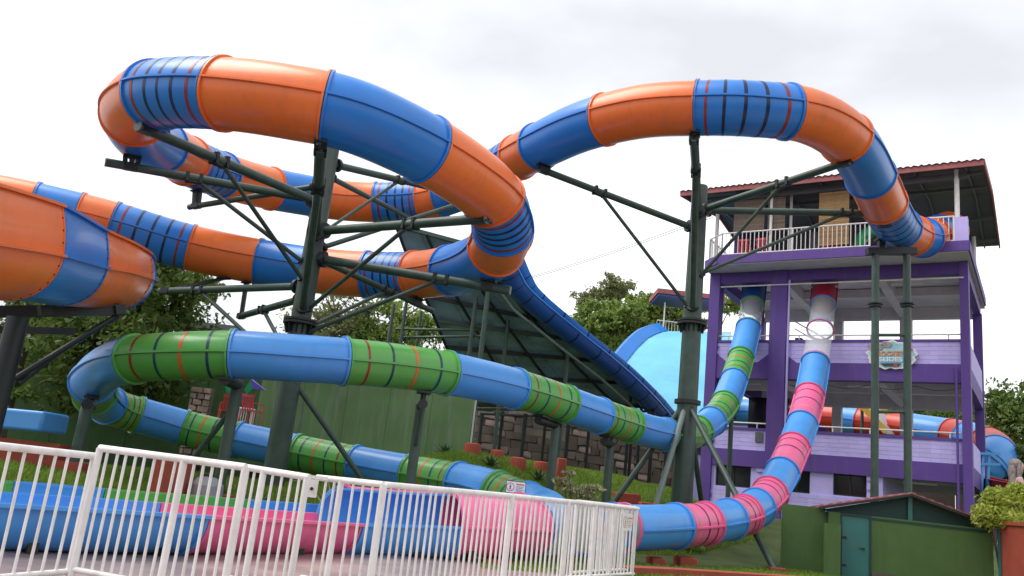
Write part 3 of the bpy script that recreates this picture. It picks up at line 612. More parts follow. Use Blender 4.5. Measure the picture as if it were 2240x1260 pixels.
for u, v in ((.05, -.95), (9.45, -.3), (.05, DEP), (9.45, DEP), (6.9, -1.0), (4.6, DEP), (6.25, -.4)): MB().pipe(bl(u, v, 11.6), bl(u, v, 14.7), .085 if u < 6 or u > 7 else .06, n=12).build('roof_post', 'white_paint', tower)
# roof
RU0, RU1, RV0, RV1, RZ = -.9, 10.7, -1.6, 8.6, 14.62
m = MB(); nseg = 130; rings = []
for v, z in ((RV0 - .12, RZ), ((RV0 + RV1) / 2, RZ + .75), (RV1 + .1, RZ)):
    rings.append([bl(RU0 + (RU1 - RU0) * k / nseg, v, z + .10 + .035 * math.sin(k * math.pi * .72)) for k in range(nseg + 1)])
m.sweep(rings, False); rings = [[p - ZA * .03 for p in r] for r in rings]; m.sweep(rings, False); m.build('roof', 'roof_red', tower, sharp=None)
roof = [o for o in tower.children if o.name.startswith('roof') and 'post' not in o.name][0]
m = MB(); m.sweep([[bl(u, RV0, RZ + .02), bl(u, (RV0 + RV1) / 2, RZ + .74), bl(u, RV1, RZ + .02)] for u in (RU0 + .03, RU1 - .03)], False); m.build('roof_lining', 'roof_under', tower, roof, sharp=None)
m = MB(); m.bar(bl(RU0, RV0 - .06, RZ - .02), bl(RU1, RV0 - .06, RZ - .02), .05, .22); m.build('fascia', 'roof_red', tower, roof)
for u in (RU0, RU1):
    m = MB(); md = (RV0 + RV1) / 2; m.bar(bl(u, RV0 - .03, RZ), bl(u, md, RZ + .72), .06, .24); m.bar(bl(u, md, RZ + .72), bl(u, RV1, RZ), .06, .24); m.build('fascia', 'roof_red', tower, roof)
for u in np.linspace(RU0 + .6, RU1 - .6, 7):
    m = MB(); m.bar(bl(u, RV0 + .1, RZ - .06), bl(u, md, RZ + .64), .06, .1); m.bar(bl(u, md, RZ + .64), bl(u, RV1 - .1, RZ - .06), .06, .1); m.build('rafter', 'tin_grey', tower, roof)
for v in (-.8, 1.6, 5.4, 7.6):
    z = RZ + .72 * (1 - abs(v - md) / (md - RV0)) - .16; MB().bar(bl(RU0 + .1, v, z), bl(RU1 - .1, v, z), .08, .12).build('purlin', 'tin_grey', tower, roof)
MB().bar(bl(-.3, -.95, 14.45), bl(9.6, -.95, 14.45), .1, .24).build('eave_beam', 'tin_grey', tower, roof)
# cabin on the deck
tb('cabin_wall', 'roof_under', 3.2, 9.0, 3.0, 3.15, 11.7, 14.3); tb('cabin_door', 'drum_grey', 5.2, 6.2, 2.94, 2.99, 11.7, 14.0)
tb('cabin_side', 'purple', 9.0, 9.15, 1.2, 5, 11.7, 14.2)

# bamboo blinds hanging from the eave
def blind(u0, u1, z0, z1, mt, label, v=-.93):
    rt = thing('bamboo_blind', label, 'blind', bl((u0 + u1) / 2, v, z0), 'bamboo blinds on the tower deck'); n = int((z1 - z0) / .075)
    me = MB().box((0, 0, 0), (u1 - u0, .02, .068)).mesh('slat'); me.materials.append(M[mt])
    for k in range(n): inst('slat', me, rt, bl((u0 + u1) / 2, v + random.uniform(-.006, .006), z0 + (k + .5) * (z1 - z0) / n), AX)
    for u in (u0 + .1, (u0 + u1) / 2, u1 - .1): MB().bar(bl(u, v - .016, z0), bl(u, v - .016, z1), .012, .006).build('cord', mt, rt)
blind(3.85, 5.0, 12.05, 14.3, 'bamboo_tan', 'tan bamboo blind hanging low over the deck railing next to the orange tube')
blind(7.2, 8.5, 12.9, 14.3, 'bamboo_grey', 'greyish bamboo blind left of the white deck posts'); blind(6.35, 7.05, 12.9, 14.3, 'bamboo_grey', 'narrow greyish bamboo blind between the white deck posts')
# things on the deck
def chair(pos, yaw, mt, label, group, s=1.0):
    rt = thing('plastic_chair', label, 'chair', pos, group); c, sn = math.cos(yaw), math.sin(yaw); X, Y = V(c, sn, 0), V(-sn, c, 0); P = np.asarray(pos, float)
    q = lambda x, y, z: P + s * (X * x + Y * y + ZA * z)
    MB().box(q(0, 0, .43), (.46 * s, .44 * s, .035 * s), (X, Y, ZA)).build('seat', mt, rt)
    m = MB()
    for k in range(5): m.bar(q(-.18 + k * .09, .22 + .01, .45), q(-.17 + k * .085, .32, .86), .05 * s, .02 * s, Y)
    m.bar(q(-.22, .32, .86), q(.22, .32, .86), .04 * s, .09 * s); m.build('backrest', mt, rt)
    for x in (-.22, .22):
        for y in (-.2, .22): MB().pipe(q(x * 1.1, y * 1.1, 0), q(x, y, .42 if y > 0 else .64), .022 * s, n=8).build('leg', mt, rt)
        MB().bar(q(x, -.22, .65), q(x, .27, .66), .05 * s, .025 * s).build('armrest', mt, rt)
chair(bl(8.1, -.5, 11.68), 2.6, 'plastic_red', 'red plastic chair behind the deck railing at its left end', 'deck chairs')
chair(bl(7.3, -.5, 11.68), 2.4, 'plastic_pink', 'pink-red plastic chair behind the deck railing left of the white post', 'deck chairs')
def tubefloat(pos, r, r2, mt, label, tilt=0.0):
    rt = thing('swim_tube', label, 'inflatable ring', pos, 'rings on the tower deck'); m = MB(); n1, n2 = 24, 12; P = np.asarray(pos, float); rings = []
    ct, stl = math.cos(tilt), math.sin(tilt)
    for i in range(n1 + 1):
        a = 2 * math.pi * i / n1; rings.append([])
        for j in range(n2):
            b_ = 2 * math.pi * j / n2; x = (r + r2 * math.cos(b_)) * math.cos(a); y = (r + r2 * math.cos(b_)) * math.sin(a); z = r2 * math.sin(b_)
            rings[-1].append(P + UA * x + VA * (y * ct - z * stl) + ZA * (y * stl + z * ct))
    m.sweep(rings, True); m.build('ring', mt, rt); h = MB()
    for sg in (-1, 1): h.path([P + UA * (sg * r + .12 * math.cos(q)) + VA * (.0) + ZA * (r2 + .09 * math.sin(q)) for q in np.linspace(0, math.pi, 7)], .018, 6)
    h.build('handle', 'steel_dark', rt)
tubefloat(bl(4.5, -.2, 11.95), .42, .2, 'plastic_magenta', 'magenta inflatable ring lying on the deck under the tan blind')
tubefloat(bl(3.1, .3, 12.45), .55, .24, 'plastic_green', 'green inflatable ring stood upright beside the orange tube on the deck', 1.35)
tubefloat(bl(.9, 0, 12.2), .36, .18, 'plastic_green', 'green inflatable ring behind the short railing at the deck corner', 1.35)

# tower sign
def text_mesh(body, size, ext, mt, name, root_, parent, origin, X, Y, extrude=.012, bold=.0):
    cu = bpy.data.curves.new('lettering', 'FONT'); cu.body = body; cu.size = size; cu.extrude = extrude; cu.align_x = 'CENTER'; cu.align_y = 'CENTER'; cu.offset = bold
    to = bpy.data.objects.new('lettering', cu); C.objects.link(to); dg = bpy.context.evaluated_depsgraph_get(); me = bpy.data.meshes.new_from_object(to.evaluated_get(dg))
    bpy.data.objects.remove(to); bpy.data.curves.remove(cu); Zn = np.cross(X, Y); O = np.asarray(origin, float) - ROOTLOC[root_.name]
    sx = ext / max(1e-4, max(v.co.x for v in me.vertices) - min(v.co.x for v in me.vertices)) if ext else 1
    for v in me.vertices: v.co = Vector((O + X * v.co.x * sx + Y * v.co.y + Zn * v.co.z).tolist())
    me.materials.clear(); me.materials.append(M[mt]); o = bpy.data.objects.new(name, me); C.objects.link(o); o.parent = parent or root_; return o
SC = bl(2.42, -.06, 7.78); XR = -UA; NV = -VA
sg_ = thing('tower_sign', 'wavy edged rocket slides sign on the lavender parapet behind the green posts', 'sign', SC)
def sp(x, y, o=0.0): return SC + XR * x * 1.18 + ZA * y * 1.12 + NV * o
ol = []
for k in range(72):
    a = 2 * math.pi * k / 72; rr = 1 + .05 * math.sin(9 * a) + .035 * math.sin(17 * a + 1); ol.append((.74 * rr * math.cos(a), .49 * rr * math.sin(a)))
MB().prism([sp(x, y) for x, y in ol], NV * .05).build('board', 'white_board', sg_)
MB().prism([sp(x * .9, y * .88, .05) for x, y in ol], NV * .012).build('sky_print', 'print_sky', sg_)
m = MB()
for cx, cy, rx_, ry_ in ((-.48, .27, .24, .14), (-.15, .35, .17, .1)): m.prism([sp(cx + rx_ * math.cos(q) * (1 + .08 * math.sin(5 * q)), cy + ry_ * math.sin(q), .062) for q in np.linspace(0, 2 * math.pi, 20, endpoint=False)], NV * .03)
m.build('rock_print', 'rock_grey', sg_)
MB().prism([sp(x, y, .063) for x, y in ((-.5, .1), (.42, .16), (.44, -.26), (-.3, -.3), (-.42, -.15))], NV * .01).build('panel_print', 'print_blue', sg_)
text_mesh('ROCKET', .25, .95, 'print_orange', 'lettering', sg_, None, sp(-.04, .03, .085), XR, ZA, .012, .008)
text_mesh('SLIDES', .23, .80, 'white_board', 'lettering', sg_, None, sp(-.02, -.17, .085), XR, ZA, .012, .006)
m = MB(); m.prism([sp(x, y, .074) for x, y in ((-.34, -.3), (.3, -.3), (.2, -.4), (-.2, -.4))], NV * .012); m.build('wave_print', 'print_dark', sg_)
m = MB()
for cx, cy in ((.56, .18), (.5, .04), (.12, -.36)): m.prism([sp(cx + .07 * math.cos(q), cy + .045 * math.sin(q), .08) for q in np.linspace(0, 2 * math.pi, 10, endpoint=False)], NV * .015)
m.build('splash_print', 'print_red', sg_)

# ------------------------------------------------------------------ boomerang ramp seen from below
root = thing('boomerang_ramp', 'huge dark teal underside of a raft ramp on steel posts with a blue trough edge', 'water slide', at(1180, 1000, 38))
LE = [at(*p) for p in ((868, 492, 35.5), (905, 590, 36.5), (955, 700, 38), (990, 790, 40), (1030, 885, 42.5))]
RE = [at(*p) for p in ((1120, 560, 35.5), (1190, 668, 36.8), (1270, 745, 38.5), (1350, 815, 40.5), (1440, 888, 43))]
nu, nv_ = 5, 8
def rsurf(i, j, off=0.0):
    a = crom(LE, i * 4 / nv_); b_ = crom(RE, i * 4 / nv_); p = a + (b_ - a) * j / nu
    return p + V(0, 1, .6) * off
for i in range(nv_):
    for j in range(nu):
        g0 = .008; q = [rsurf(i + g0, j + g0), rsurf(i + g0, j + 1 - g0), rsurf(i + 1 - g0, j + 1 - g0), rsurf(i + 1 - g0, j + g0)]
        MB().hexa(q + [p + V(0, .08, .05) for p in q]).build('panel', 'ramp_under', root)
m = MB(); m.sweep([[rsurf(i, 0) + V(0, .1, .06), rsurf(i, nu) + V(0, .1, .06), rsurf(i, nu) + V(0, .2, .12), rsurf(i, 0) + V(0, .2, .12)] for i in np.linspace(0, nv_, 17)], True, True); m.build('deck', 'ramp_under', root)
for i in (0, 1.5, 3, 4, 5.3, 6.6, 8):
    MB().bar(rsurf(i, -.03) - V(0, .12, .05), rsurf(i, nu + .03) - V(0, .12, .05), .12, .16).build('rib', 'steel_green' if i in (0, 4, 8) else 'steel_dark', root)
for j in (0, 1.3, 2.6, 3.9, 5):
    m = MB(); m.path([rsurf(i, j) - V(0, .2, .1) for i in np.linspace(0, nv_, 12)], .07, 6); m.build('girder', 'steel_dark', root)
TR = [at(*p) for p in ((1085, 520, 34.8), (1118, 600, 35.3), (1150, 645, 35.8), (1250, 728, 37.5), (1340, 800, 39.5), (1400, 856, 41.3), (1440, 900, 43.2), (1480, 950, 45))]
for ctrl, R_, dl in ((TR, .50, 0), ([p + V(.55, .75, .18) for p in TR], .42, 0)):
    for a in np.arange(0, 7, .5):
        b_ = a + .5; frs = [frame(ctrl, t) for t in np.linspace(a + .003, b_ - .003, 6)]
        MB().sweep([ringp(f, R_, 175, 365, 18, False) + ringp(f, R_ - .04, 365, 175, 18, False) for f in frs], True, True).build('trough_section', 'deep_blue' if R_ > .45 else 'blue', root)
        MB().sweep([ringp(frame(ctrl, t), R_ + .012, 175, 365, 18, False) + ringp(frame(ctrl, t), R_ - .01, 365, 175, 18, False) for t in (b_ - .012, b_ + .012)], True, True).build('joint', 'stripe_navy', root)
for ctrl in (TR,):
    for sg in (-1, 1): MB().path([frame(ctrl, t)[0] + frame(ctrl, t)[2] * sg * .5 for t in np.linspace(0, 7, 40)], .06, 8).build('trough_lip', 'blue', root)
m = MB(); m.path([p + V(-.5, -.3, -.75) for p in TR[1:]], .07, 8); m.build('rail_pipe', 'steel_pale', root)
for px, py, d, r in ((1042, 650, 36, .1), (1072, 605, 35.2, .11), (1112, 700, 37.5, .09), (1242, 775, 38, .1), (862, 665, 37, .08), (890, 655, 37, .08), (922, 680, 38, .07), (1055, 905, 40, .09), (1100, 900, 41, .09), (1150, 905, 40, .1), (1195, 905, 41.5, .08), (1245, 915, 40, .1), (1290, 915, 41.5, .08), (1340, 925, 40.5, .1), (1385, 905, 42, .08), (1430, 900, 42, .1), (1462, 905, 43, .08), (1380, 860, 42, .08), (1405, 868, 42.5, .08)):
    p = at(px, py, d); g = float(H(p[0], p[1])); MB().pipe((p[0], p[1], g - .1), p, r, n=10).build('post', 'steel_green' if d < 39 else 'steel_dark', root)
for p0, p1 in (((866, 720, 37), (1045, 722, 36)), ((880, 738, 37), (1062, 735, 35.5)), ((1040, 895, 41), (1420, 900, 42)), ((1040, 885, 42), (1400, 880, 43)), ((1050, 905, 40), (1250, 915, 40))):
    MB().pipe(at(*p0), at(*p1), .06, n=8).build('cross_bar', 'steel_green', root)

# pale wave slide behind
root = thing('wave_slide', 'wide pale cyan water chute with a blue curb behind the deep blue trough', 'water slide', at(1470, 950, 50))
WL = [at(*p) for p in ((1458, 724, 58.5), (1438, 728, 57.5), (1408, 744, 56), (1370, 786, 53.5), (1352, 826, 51.5), (1400, 893, 48.8), (1450, 965, 46.8))]
WR = [at(*p) for p in ((1600, 728, 58.5), (1600, 733, 57.5), (1600, 748, 56), (1602, 787, 53.5), (1602, 843, 51), (1604, 905, 48.6), (1606, 968, 46.8))]
for i in range(10):
    m = MB(); ts = np.linspace(i * .6 + .004, i * .6 + .596, 5); sw = [[crom(WL, t) - V(0, 0, .05 * (t - ts[0])), crom(WR, t) - V(0, 0, .05 * (t - ts[0]))] for t in ts]
    m.sweep([[a, b_, b_ + V(0, .1, -.12), a + V(0, .1, -.12)] for a, b_ in sw], True, True); m.build('panel', 'pale_blue', root)
m = MB(); m.sweep([[p + V(-.75, 0, .42), p + V(-.55, 0, .5), p + V(.1, -.1, .02), p + V(-.45, -.1, -.3)] for p in [crom(WL, t) for t in np.linspace(0, 6, 30)]], True, True); m.build('curb', 'blue', root)
m = MB(); p0 = crom(WL, 0); p1 = crom(WR, 0); m.bar(p0 + V(.8, 1, -.1), p1 + V(0, 1, -.1), 2.2, .25); m.build('start_deck', 'concrete_white', root)
for k in range(7): q = p0 + (p1 - p0) * (k + .5) / 7; MB().pipe((q[0], q[1] + 2, 1), q + V(0, 2, -.1), .12, n=8).build('post', 'lavender', root)
# pavilion over its start
q0, q1 = at(1432, 655, 61), at(1580, 650, 61); root = thing('pavilion', 'small red roofed start platform with white rails above the pale chute', 'pavilion', (q0 + q1) / 2 - V(0, 0, 3))
m = MB(); c0 = (q0 + q1) / 2; m.box(c0 + V(0, .8, .1), (q1[0] - q0[0], 3.4, .35)); m.build('roof', 'roof_red', root); m = MB(); m.box(c0 + V(0, .8, -.16), (q1[0] - q0[0] - .2, 3.1, .12)); m.build('ceiling', 'deep_blue', root)
for x in (.8, 2.5, 4.1): MB().pipe(q0 + V(x, .1, -2.6), q0 + V(x, .1, -.1), .05, n=8).build('post', 'white_paint', root)
m = MB(); a_ = q0 + V(.3, .1, -1.5); m.pipe(a_, a_ + V(4.4, 0, 0), .04, n=6); m.pipe(a_ - V(0, 0, .9), a_ + V(4.4, 0, -.9), .04, n=6)
ro = m.build('railing', 'white_paint', root)
for k in range(20): inst('baluster', bal_me, root, a_ + V(.22 * k, 0, -.9), None, ro)

# ------------------------------------------------------------------ trees
def tree(label, base, crowns, leaf, lmat, n, group='trees behind the slides', seedv=1, trunk_r=.22):
    rg = np.random.default_rng(seedv); base = np.asarray(base, float); rt = thing('tree', label, 'tree', base, group)
    top = np.mean([c[0] for c in crowns], axis=0); m = MB(); mid = base * .45 + top * .55; mid[:2] += rg.normal(0, .15, 2)
    m.path([base - V(0, 0, .3), base * .75 + top * .25 + V(.1, 0, 0), mid, top], [trunk_r * 1.15, trunk_r * .85, trunk_r * .6, trunk_r * .25], 10)
    for c, r in crowns:
        c = np.asarray(c); m.path([mid, (mid + c) / 2 + rg.normal(0, .2, 3), c], [trunk_r * .5, trunk_r * .3, .03], 7)
        for _ in range(7):
            d = unit(rg.normal(0, 1, 3) + V(0, 0, .4)); m.path([c - d * .1, c + d * np.asarray(r) * .5 + rg.normal(0, .1, 3), c + d * np.asarray(r) * .92], [trunk_r * .22, .035, .012], 5)
    extra = []
    for c, r in crowns:
        for _ in range(5):
            d = unit(rg.normal(0, 1, 3) + V(0, 0, .25)); extra.append((np.asarray(c) + d * np.asarray(r) * rg.uniform(.75, 1.15), tuple(np.asarray(r) * rg.uniform(.22, .45))))
            m.path([np.asarray(c), extra[-1][0]], [.04, .012], 5)
    crowns = [(c, tuple(np.asarray(r) * .9)) for c, r in crowns] + extra
    m.build('trunk', 'bark', rt)
    vol = np.array([np.prod(r) for _, r in crowns]) ** .7; vol /= vol.sum(); out_ = []
    for (c, r), wv in zip(crowns, vol):
        nn = int(n * wv); ncl = max(6, nn // 30); dirs = rg.normal(0, 1, (ncl, 3)); dirs /= np.linalg.norm(dirs, axis=1)[:, None]
        rad = rg.random(ncl) ** .38 * (1 + .22 * rg.normal(0, 1, ncl)); cc = np.asarray(c) + dirs * rad[:, None] * np.asarray(r)
        idx = rg.integers(0, ncl, nn); size = .11 * np.mean(r) + .10
        pos = cc[idx] + rg.normal(0, 1, (nn, 3)) * size * np.array([1, 1, .7])
        a = rg.normal(0, 1, (nn, 3)); a /= np.linalg.norm(a, axis=1)[:, None]; nb = rg.normal(0, 1, (nn, 3)) + np.array([0, 0, .9])
        b_ = np.cross(a, nb); b_ /= np.linalg.norm(b_, axis=1)[:, None] + 1e-9
        sz = leaf * (0.6 + .8 * rg.random(nn))[:, None]; a *= sz; b_ *= sz * .45
        out_.append(np.stack([pos - a, pos - b_, pos + a, pos + b_], 1).reshape(-1, 3))
    vsn = np.concatenate(out_) - base; me = npmesh('crown', vsn, 4, lmat)
    o = bpy.data.objects.new('crown', me); C.objects.link(o); o.parent = rt; return rt
def crown(px, py, d, rx, ry=None, rz=None): return (at(px, py, d), (rx, ry or rx, rz or rx * .85))
def gbase(px, d):
    p = at(px, 1000, d); return V(p[0], p[1], float(H(p[0], p[1])))
tree('dense dark tree behind the striped bend under the orange flume at left', gbase(300, 31), [crown(310, 640, 31, 2.0), crown(250, 720, 29, 2.2), crown(370, 690, 32, 1.7), crown(180, 790, 27, 1.9), crown(330, 790, 29, 1.7), crown(400, 620, 33, 1.2)], .13, 'leaf_dark', 15000, seedv=3)
tree('dark tree in the shade under the big flume bend at the far left', gbase(110, 30), [crown(130, 740, 29, 1.6), crown(60, 720, 31, 1.8), crown(200, 700, 30, 1.5)], .13, 'leaf_dark', 8000, seedv=4)
tree('olive thin leaved tree behind the left tower pole', gbase(720, 47), [crown(735, 690, 47, 1.9), crown(680, 720, 46, 1.6), crown(790, 710, 48, 1.7)], .13, 'leaf_olive', 5200, seedv=5)
tree('bushy green tree behind the ramp posts beside the teal underside', gbase(880, 48), [crown(880, 700, 48, 1.8), crown(840, 745, 47, 1.7), crown(920, 735, 49, 1.7), crown(800, 760, 47, 1.5)], .14, 'leaf_mid', 9000, seedv=6)
tree('light green full tree behind the deep blue trough left of the pale chute', gbase(1330, 70), [crown(1310, 712, 70, 2.3), crown(1370, 705, 71, 2.4), crown(1290, 690, 70, 1.5), crown(1340, 750, 69, 2.3), crown(1415, 690, 72, 1.9), crown(1400, 750, 70, 2.2), crown(1272, 735, 70, 1.6), crown(1440, 735, 72, 1.9)], .2, 'leaf_mid', 21000, seedv=8)
tree('thin crowned olive tree rising behind the light green tree', gbase(1320, 78), [crown(1310, 645, 78, 1.9, rz=1.3), crown(1355, 640, 78, 1.5), crown(1275, 660, 78, 1.1), crown(1335, 622, 78, 1.0)], .16, 'leaf_olive', 4600, seedv=9)
tree('green tree beside the small red roof behind the right pole', gbase(1470, 72), [crown(1460, 700, 72, 1.7), crown(1510, 710, 72, 1.6), crown(1600, 665, 73, 1.6)], .16, 'leaf_mid', 6000, seedv=10)
tree('broad dark green tree right of the purple tower', gbase(2190, 47), [crown(2170, 925, 46, 1.5), crown(2230, 900, 47, 1.9), crown(2200, 960, 47, 1.4), crown(2290, 920, 48, 2.0), crown(2110, 935, 48, 1.0)], .14, 'leaf_dark', 13000, seedv=11, trunk_r=.2)
tree('bright green tree seen through the tower floor behind the red and blue tube', gbase(2030, 58), [crown(2020, 895, 58, 1.7), crown(2065, 890, 59, 1.6), crown(1970, 905, 59, 1.4)], .15, 'leaf_mid', 7000, seedv=12)
tree('dark low tree behind the statue at the right edge', gbase(2230, 38), [crown(2215, 1030, 38, 1.3), crown(2260, 1020, 38, 1.5), crown(2180, 1020, 40, 1.0)], .13, 'leaf_dark', 5000, seedv=13)

# ------------------------------------------------------------------ walls
def wall_run(name, label, pts, th, matn, hts, n_panels):
    (p0, p1) = [np.asarray(p, float) for p in pts]; rt = thing(name, label, 'wall', V((p0[0] + p1[0]) / 2, (p0[1] + p1[1]) / 2, min(p0[2], p1[2])))
    d = p1 - p0; nrm = unit(np.cross(d, V(0, 0, 1))) * th
    bk = -nrm * .3 if nrm[1] < 0 else nrm * 1.02
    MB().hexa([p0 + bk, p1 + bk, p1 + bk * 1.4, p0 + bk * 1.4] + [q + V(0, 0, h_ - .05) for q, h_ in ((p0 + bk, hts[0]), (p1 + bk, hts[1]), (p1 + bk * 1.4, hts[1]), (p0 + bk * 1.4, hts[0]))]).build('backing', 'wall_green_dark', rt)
    for k in range(n_panels):
        a = p0 + d * (k + .003) / n_panels; b_ = p0 + d * (k + .997) / n_panels; ha = hts[0] + (hts[1] - hts[0]) * k / n_panels; hb = hts[0] + (hts[1] - hts[0]) * (k + 1) / n_panels
        MB().hexa([a, b_, b_ + nrm, a + nrm, a + V(0, 0, ha), b_ + V(0, 0, hb), b_ + nrm + V(0, 0, hb), a + nrm + V(0, 0, ha)]).build('panel', matn, rt)
    return rt
def gat(px, py, d, z=None): p = at(px, py, d); return V(p[0], p[1], float(H(p[0], p[1])) - .2 if z is None else z)
wa, wb = gat(555, 955, 28), gat(1022, 1005, 28.5)
gw = wall_run('panel_wall', 'weathered green panel wall with pale run-off streaks behind the striped tube', (wa, wb), .25, 'wall_green', (at(555, 800, 28)[2] - wa[2], at(1022, 830, 28.5)[2] - wb[2]), 5)
MB().bar(wb + V(.06, -.1, 0), V(wb[0] + .06, wb[1] - .1, at(1022, 830, 28.5)[2]), .06, .06).build('edge_strip', 'white_paint', gw)
m = MB(); m.path([at(655, 850, 27.7), at(668, 862, 27.7), at(650, 960, 27.7)], .05, 8); m.build('drain_pipe', 'steel_pale', gw)
wa, wb = gat(-60, 950, 29), gat(585, 950, 32)
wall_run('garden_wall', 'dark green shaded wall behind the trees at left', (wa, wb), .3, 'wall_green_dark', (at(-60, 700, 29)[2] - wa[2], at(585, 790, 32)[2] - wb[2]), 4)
# pier of rough stones
def stone_wall(name, label, p0, p1, h, sz, mt='stone', cat='wall', jt=.03):
    p0 = np.asarray(p0, float); p1 = np.asarray(p1, float); d = p1 - p0; ln = np.linalg.norm(d); t = d / ln; nr = unit(np.cross(t, ZA)); rt = thing(name, label, cat, (p0 + p1) / 2)
    MB().hexa([p0 - nr * .12, p1 - nr * .12, p1 + nr * .12, p0 + nr * .12] + [q + V(0, 0, h) for q in (p0 - nr * .12, p1 - nr * .12, p1 + nr * .12, p0 + nr * .12)]).build('core', 'mortar', rt)
    mes = []
    for k in range(5):
        m = MB(); m.box((0, 0, 0), (1, .16, 1)); m.v = [(x + random.uniform(-.09, .09) * (abs(x) > .1), y * random.uniform(.8, 1.3), z + random.uniform(-.1, .1)) for x, y, z in m.v]; me = m.mesh('stone', None, 60); me.materials.append(M[mt]); mes.append(me)
    rows = max(2, int(h / sz[1])); rh = h / rows
    for j in range(rows):
        x = -random.uniform(0, sz[0])
        while x < ln:
            wd = sz[0] * random.uniform(.45, 1.6); a, b_ = max(x, 0), min(x + wd, ln)
            if b_ - a > .1:
                o = inst('stone', random.choice(mes), rt, p0 + t * (a + b_) / 2 + nr * (.14 if nr[1] < 0 else -.14) + V(0, 0, (j + .5) * rh), (t, nr, ZA), None, (b_ - a - jt, 1, rh - jt))
            x += wd
    return rt
p = gat(408, 930, 27.5); q = gat(452, 933, 27.5)
stone_wall('stone_pier', 'rough stone pier left of the red chairs', p, q, at(430, 845, 27.5)[2] - p[2], (.33, .2))
p = gat(0, 800, 24); stone_wall('stone_pier', 'rough stone pier in the shade at the far left edge', gat(-30, 900, 26), gat(22, 905, 26), at(0, 705, 26)[2] - p[2], (.4, .26))
p = gat(1030, 1010, 45); q = gat(1500, 1050, 47)
stone_wall('retaining_wall', 'brown weathered retaining wall of big blocks behind the ramp posts', p, q, at(1030, 872, 45)[2] - p[2], (.85, .42), 'plaster', jt=.05)
# low roofs at left
a_, b_ = at(385, 702, 40), at(520, 716, 40); rt = thing('low_house', 'dark shed roof edge between the tree and the left pole', 'building', V(a_[0], a_[1], .5))
MB().box((a_ + b_) / 2 + V(0, 2, -.15), (b_[0] - a_[0], 5, .3)).build('roof', 'tin_grey', rt); MB().box((a_ + b_) / 2 + V(0, 2.1, -2.2), (b_[0] - a_[0] - .4, 4.4, 3.8)).build('wall', 'steel_dark', rt)
# backdrop of soil bank behind everything
tag(MB().box(V(-1, 60, .6), (50, 1.0, 1.6)).build('boundary_wall', 'plaster', sharp=30), 'low plaster boundary wall far behind the ramp posts', 'wall')

# ------------------------------------------------------------------ footings
FOOT = MB(); n = 18
FOOT.lathe((0, 0, 0), [(.5, 0), (.5, .5), (.46, .6), (.3, .64)], n); ft_me = FOOT.mesh('footing'); ft_me.materials.append(M['terracotta'])
for k, (px, py, d, s, lab) in enumerate(((1031, 1003, 27, 1.0, 'round terracotta footing at the right end of the green wall'), (1085, 1012, 28, .8, 'small terracotta footing half sunk in the lawn'), (1133, 1015, 27, .95, 'round terracotta footing left of the agave'), (1182, 1025, 28, .85, 'low terracotta footing behind the dark agave'))):
    p = at(px, py, d); o = bpy.data.objects.new('footing', ft_me); C.objects.link(o); o.location = (p[0], p[1], float(H(p[0], p[1])) - .12); o.scale = (s * .56, s * .56, s * .75); tag(o, lab, 'footing', 'terracotta footings')
def block_foot(px0, px1, py, d, h, lab, dy=.7):
    a, b_ = at(px0, py, d), at(px1, py, d); c = (a + b_) / 2; g = float(H(c[0], c[1])); m = MB(); wd = b_[0] - a[0]
    m.box((0, 0, h / 2), (wd, dy, h)); me = m.mesh('footing'); me.materials.append(M['terracotta']); o = bpy.data.objects.new('footing', me); C.objects.link(o); o.location = (c[0], c[1], g - .05); bv = o.modifiers.new('bevel', 'BEVEL'); bv.width = .03; tag(o, lab, 'footing', 'terracotta footings')
block_foot(1217, 1237, 1022, 27, .9, 'upright terracotta block between the lawn and the ramp posts')
block_foot(1345, 1400, 1060, 27, .75, 'terracotta block left of the wide terracotta plinth'); block_foot(1400, 1450, 1060, 26.5, .7, 'wide terracotta plinth behind the pale leg')
block_foot(345, 400, 1060, 15.2, .95, 'tall red footing block behind the fence left of the grey drum'); block_foot(535, 625, 1080, 14.6, .36, 'low red footing slab behind the fence in front of the left pole')
block_foot(1055, 1120, 1235, 13.6, .12, 'flat red slab under the pink tube'); block_foot(1420, 1452, 1205, 18, .2, 'red footing under the blue tube end right of the fence'); block_foot(1480, 1520, 1210, 18.6, .25, 'red footing under the pink striped tube')
# saddles under the low lanes
for k, t in enumerate((13.6, 14.6, 15.6, 16.5, 17.6, 19.3, 20.6)):
    p, T, S, U = frame(PK, t); z0 = p[2] - RK; rt = [o for o in C.objects if o.name.startswith('tube_slide') and 'pink' in o['label']][0]
    m = MB(); m.bar(p - S * .3 - V(0, 0, RK - .06), p + S * .3 - V(0, 0, RK - .06), .1, .12); m.pipe(V(p[0], p[1], -.1), V(p[0], p[1], z0 + .05), .07, n=8); m.build('cradle', 'steel_dark', rt)

